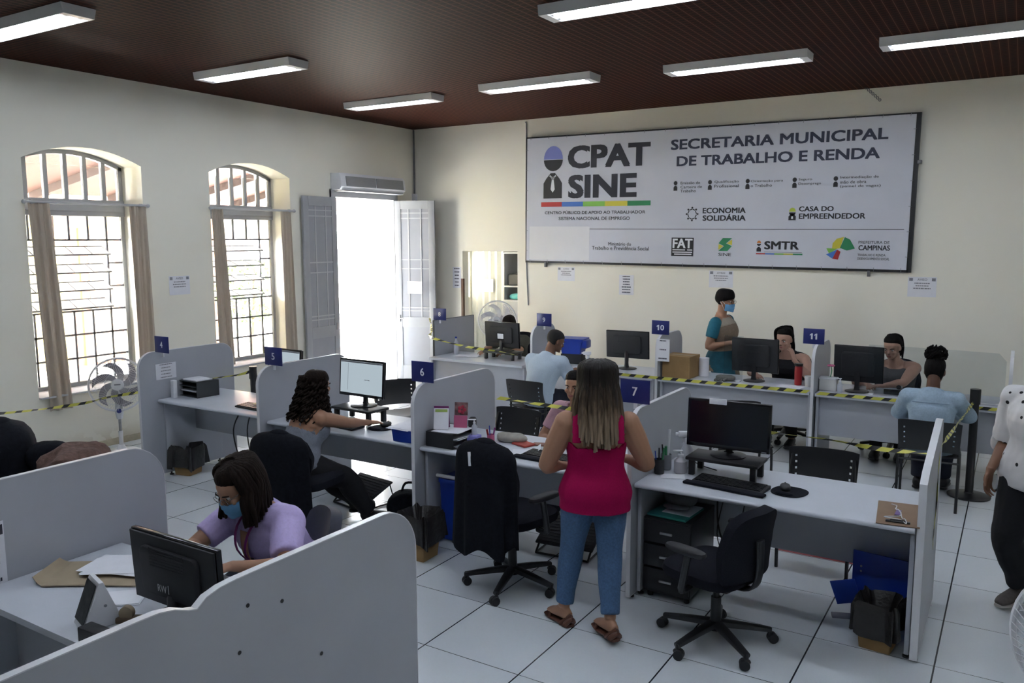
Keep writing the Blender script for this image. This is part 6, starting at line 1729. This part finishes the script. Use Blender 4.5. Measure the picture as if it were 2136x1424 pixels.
P5.garment('dress', BEIGE, -.03, .86, .014, legs=1.0, linf=.02, disp=.004)
P5.garment('yoke', PALEB, .76, .93, .020, disp=.003)
for i in (0, 1):
    m = MB(P5.M0); m.loft(P5.asecs(i, .0, .62, .016), P5.rt, 14, 3); m.ell(P5.arms[i][0], (.072, .072, .072), 1, 1, 16, 10); solid(m, 'sleeve', TEALC, P5.t, .008, 4)
m = MB(P5.M0); m.loft(P5.tsecs(.022, .10, .34), P5.rt, 22, 3); m.loft(P5.lsecs(1, .0, .75, .026)[0:], P5.rt, 14, 3); solid(m, 'skirt_panel', mat('teal_panel', (.010, .09, .13), .85, ns=5, na=.7), P5.t, .009, 4)
P5.garment('leggings', BPANTS, None, None, legs=1.95, linf=.008); P5.shoes(BLACKM)
m = MB(P5.M0 @ P5.H); P5.cap(m, .026, .058, line=.128); m.ell((0, .050, .170), (.068, .048, .034)); m.ell((0, -.05, .13), (.092, .075, .075)); P5.hair(m, HAIRK); P5.face(True); P5.mask(); P5.glasses()
# --- woman behind the large monitor
P6 = Person('seated woman with long dark hair leaning her chin on her hand behind a large monitor', (-2.12, 9.30, .48), (-2.13, 9.14, 1.0), (-.05, -1, 0), (-.22, -.95, -.25), s=1.0, fat=1.18, skin=SK_C,
            wr=[V((-2.00, 8.92, .96)), V((-2.36, 8.80, .79))], poles=[V((.8, -.3, -1)), V((-1, .2, -.6))], hands=[(V((-.25, .1, .95)), V((-.9, .3, 0)), .6), (V((.4, -.9, -.1)), dn, .4)],
            ank=[V((-2.0, 8.95, .10)), V((-2.25, 8.95, .10))], kp=V((0, -.6, 1)), foot=[V((0, -1, 0)), V((0, -1, 0))], bend=.04, voxel=.007)
P6.garment('black_top', BPANTS, .0, .90, .012, disp=.004); P6.garment('trousers', BPANTS, -.03, .25, .010, legs=1.95, linf=.012, lgrow=.008); P6.shoes(BLACKM)
m = MB(P6.M0 @ P6.H); P6.cap(m, .013, .04, line=.176); m2 = MB(); m2.v, m2.f, m2.mi = m.v, m.f, m.mi; P6.locks(m2, 22, .26, -20, 118, .012, seed=3, spread=.03, layers=2); P6.hair(m2, HAIRK); P6.face()
# --- woman in the grey sleeveless top
P7 = Person('seated woman in a grey sleeveless top behind the acrylic screen', (-1.04, 9.30, .48), (-1.05, 9.13, .99), (-.05, -1, 0), (-.25, -.92, -.35), s=1.0, fat=1.2, skin=SK_C,
            wr=[V((-1.10, 8.74, .79)), V((-1.26, 8.80, .79))], poles=[V((1, .0, -.6)), V((-1, .2, -.6))], hands=[(V((-.9, -.4, -.05)), dn, .4), (V((.5, -.85, -.1)), dn, .4)],
            ank=[V((-.93, 8.95, .10)), V((-1.16, 8.95, .10))], kp=V((0, -.6, 1)), foot=[V((0, -1, 0)), V((0, -1, 0))], bend=.05, voxel=.007)
P7.garment('grey_top', mat('grey_cotton', (.085, .085, .09), .85, ns=60, na=.1), .0, .93, .013, disp=.004); P7.garment('trousers', BPANTS, -.03, .25, .010, legs=1.95, linf=.012, lgrow=.008); P7.shoes(BLACKM)
m = MB(P7.M0 @ P7.H); P7.cap(m, .013, .04, line=.176); m2 = MB(); m2.v, m2.f, m2.mi = m.v, m.f, m.mi; P7.locks(m2, 12, .14, -60, 60, .012, seed=9, layers=1); P7.hair(m2, HAIRK); P7.face()
# --- woman with the hair bun
P8 = Person('woman with a high hair bun in a pale denim shirt, seated with her back turned', (-.57, 7.66, .47), (-.575, 7.70, .965), (0, 1, 0), (.05, .96, -.25), s=1.0, fat=1.08, skin=SK_D,
            wr=[V((-.70, 8.06, .70)), V((-.44, 8.08, .72))], poles=[V((-1, -.35, -.5)), V((1, -.35, -.5))], hands=[(V((.5, .8, 0)), dn, .4), (V((-.5, .8, 0)), dn, .4)],
            ank=[V((-.68, 8.06, .10)), V((-.48, 8.14, .10))], kp=V((0, .6, 1)), foot=[V((0, 1, 0)), V((.05, 1, 0))], bend=.04, voxel=.0065)
DEN = mat('pale_denim', (.34, .45, .56), .85, ns=70, na=.10)
def collar(m):
    b = P8.pos(.965); m.lathe([(.066, -.02), (.076, .0), (.064, .035), (.056, .03)], tuple(b - P8.fd * .0), 18)
P8.garment('denim_shirt', DEN, .0, .975, .016, flare=.04, arms=1.88, ainf=.016, agrow=.004, extra=collar, disp=.007, freq=8, st=(1, 1, 1.3))
m = MB(P8.M0); m.loft([(*(P8.pos(.80) - P8.fd * .113 + P8.rt * q * .14), .004, .003) for q in (-1, -.5, 0, .5, 1)], (0, 0, 1), 8, 3); m.build('yoke_seam', mat('denim_seam', (.24, .33, .43), .9, ns=60, na=.1), P8.t)
P8.garment('jeans', DJEANS, -.03, .25, .010, legs=1.95, linf=.014, lgrow=.006); P8.shoes(BLACKM)
m = MB(P8.M0 @ P8.H); P8.cap(m, .010, .03, line=.150); rr = random.Random(12)
m.ell((0, -.035, .240), (.066, .062, .054), 1, 1, 20, 12, .25, 1)
for k in range(90):
    a = rr.uniform(0, 2 * pi); h = rr.uniform(-.7, 1); q = sqrt(1 - h * h); r0 = V((q * cos(a) * .064, -.035 + q * sin(a) * .06, .245 + h * .052)); d = (r0 - V((0, -.035, .235))).normalized(); sdv = d.orthogonal()
    m.tube([r0, r0 + d * .018 + sdv * .012, r0 + d * .022 + sdv * .026 * rr.uniform(-1, 1), r0 + d * .014 + V((0, 0, -.01))], .0075, 6, 3)
P8.hair(m, HAIRK); P8.face()
# --- woman in the white dotted blouse
fw = V((-.50, -.866, 0)).normalized(); rt = fw.cross(V((0, 0, 1))); c = V((.155, 5.60, 0))
P9 = Person('woman in a white dotted blouse and black trousers walking in at the right edge', c + V((0, 0, .76)), c + V((.03, .0, 1.375)), fw, (-.3, -.95, -.05), s=1.03, fat=1.04, skin=SK_B, hoff=(0, .02, .06),
            wr=[c + rt * -.34 + fw * .05 + V((0, 0, .86)), V((-.085, 5.58, .86))], poles=[-fw - rt * .3, -fw * 1.0 + rt * .3], hands=[(V((0, 0, -1)) + fw * .2, rt, .45), (V((-.03, 0, -1)) + fw * .12, -rt, .5)],
            ank=[c + rt * -.13 - fw * .28 + V((0, 0, .14)), V((.115, 5.74, .125))], kp=fw, foot=[fw + V((0, 0, -.25)), V((-.62, -.75, -.16))], leg=.97, voxel=.005)
DOT = None
def dots():
    m, t, p, N, Mth, Mix = wired('white_dotted_cotton')
    tc = N('TexCoord'); vo = N('TexVoronoi'); vo.inputs['Scale'].default_value = 15.0; vo.inputs['Randomness'].default_value = .55
    t.links.new(tc.outputs['Object'], vo.inputs['Vector'])
    t.links.new(Mix(Mth('LESS_THAN', vo.outputs['Distance'], .17), (.62, .62, .63), (.012, .012, .015)), p.inputs['Base Color']); p.inputs['Roughness'].default_value = .9
    return m
P9.garment('blouse', dots(), .04, .975, .022, flare=.05, arms=1.12, ainf=.028, agrow=.014, disp=.012, freq=9, st=(1, 1, .8))
P9.garment('trousers', BPANTS, -.03, .28, .008, legs=1.93, linf=.018, lgrow=.006, disp=.006); P9.shoes(mat('taupe_canvas', (.10, .085, .08), .8, ns=60, na=.15), mat('pale_sole', (.42, .40, .38), .7, ns=20, na=.1))
m = MB(P9.M0 @ P9.H); P9.cap(m, .013, .05); m2 = MB(); m2.v, m2.f, m2.mi = m.v, m.f, m.mi; P9.locks(m2, 20, .10, -100, 100, .012, seed=2, layers=1); P9.hair(m2, HAIRK); P9.face(True); P9.mask()
# --- person at the number 8 desk
P10 = Person('person whose dark hair shows above the monitor with the pale label', (-5.76, 9.44, .48), (-5.76, 9.30, .955), (0, -1, 0), (.05, -.95, -.4), s=1.0, fat=1.05, skin=SK_A, table=MAL,
            wr=[V((-5.60, 8.86, .79)), V((-5.92, 8.86, .79))], poles=[V((1, .2, -.6)), V((-1, .2, -.6))], hands=[(V((-.2, -.95, -.1)), dn, .4), (V((.2, -.95, -.1)), dn, .4)],
            ank=[V((-5.64, 9.08, .10)), V((-5.88, 9.08, .10))], kp=V((0, -.6, 1)), foot=[V((0, -1, 0)), V((0, -1, 0))], bend=.04, voxel=.008)
P10.garment('shirt', mat('olive_cotton', (.06, .06, .045), .85, ns=60, na=.1), .0, .975, .014, arms=.8, ainf=.02); P10.garment('trousers', BPANTS, -.03, .25, .010, legs=1.95, linf=.012, lgrow=.008); P10.shoes(BLACKM)
m = MB(P10.M0 @ P10.H); P10.cap(m, .014, .05, line=.14); P10.hair(m, HAIRB); P10.face()
# --- woman in lilac at the nearest desk
P11 = Person('woman in a lilac shirt with glasses and a blue mask, looking down at her desk', (-3.13, 2.85, .49), (-3.16, 2.68, .925), (-.06, -1, 0), (-.10, -.86, -.50), s=1.0, fat=1.13, skin=SK_A, hoff=(0, .045, .045),
            wr=[V((-2.94, 2.34, .79)), V((-3.20, 2.33, .79))], poles=[V((1, .1, -.5)), V((-1, .1, -.5))], hands=[(V((-.4, -.9, -.1)), dn, .4), (V((.4, -.9, -.1)), dn, .4)],
            ank=[V((-3.01, 2.48, .10)), V((-3.27, 2.48, .10))], kp=V((0, -.6, 1)), foot=[V((0, -1, 0)), V((0, -1, 0))], bend=.05, voxel=.0055)
LIL = mat('lilac_cotton', (.52, .43, .74), .85, ns=90, na=.07)
def collar(m):
    for s in (-1, 1):
        m.loft([(*(P11.pos(.97) + P11.rt * s * .062 - P11.fd * .02), .010, .026), (*(P11.pos(.93) + P11.rt * s * .07 + P11.fd * .06), .010, .034), (*(P11.pos(.78) + P11.rt * s * .055 + P11.fd * .128), .016, .036), (*(P11.pos(.55) + P11.rt * s * .04 + P11.fd * .137), .02, .02)], P11.fd, 12, 4)
P11.garment('lilac_shirt', LIL, .0, .945, .014, flare=.03, arms=.78, ainf=.024, extra=collar, disp=.006, freq=9, voxel=.007)
m = MB(P11.M0); m.sheet(4, 10, lambda u, v: P11.pos(.86 - .45 * v) + P11.fd * (.128 + .066 * sin(min(1, v * 1.6) * pi / 2)) + P11.rt * ((u - .5) * .06 * (1 - .5 * v)), .004); m.build('neckline', SK_A, P11.t)
m = MB(P11.M0)
for s in (-1, 1): m.loft([(*(P11.pos(.99) + P11.rt * s * .058 - P11.fd * .03), .008, .002), (*(P11.pos(.90) + P11.rt * s * .05 + P11.fd * .118), .009, .003), (*(P11.pos(.70) + P11.rt * s * .03 + P11.fd * .203), .009, .003), (*(P11.pos(.45) + P11.fd * .180), .009, .003)], P11.rt, 8, 4)
b = P11.pos(.40) + P11.fd * .175; m.box(b.x - .03, b.x + .03, b.y - .004, b.y + .004, b.z - .09, b.z + .01); m.build('lanyard', PURP, P11.t)
P11.garment('trousers', DJEANS, -.03, .25, .010, legs=1.95, linf=.012, lgrow=.008); P11.shoes(BLACKM)
m = MB(P11.M0 @ P11.H); P11.cap(m, .016, .03, line=.170); m2 = MB(); m2.v, m2.f, m2.mi = m.v, m.f, m.mi; P11.locks(m2, 36, .17, -128, 128, .014, seed=21, spread=.03, layers=2, back=.0); P11.hair(m2, HAIRB)
P11.face(True); P11.mask(); P11.glasses(mat('silver_wire', (.5, .5, .52), .25, metal=1, ns=9, na=.05))
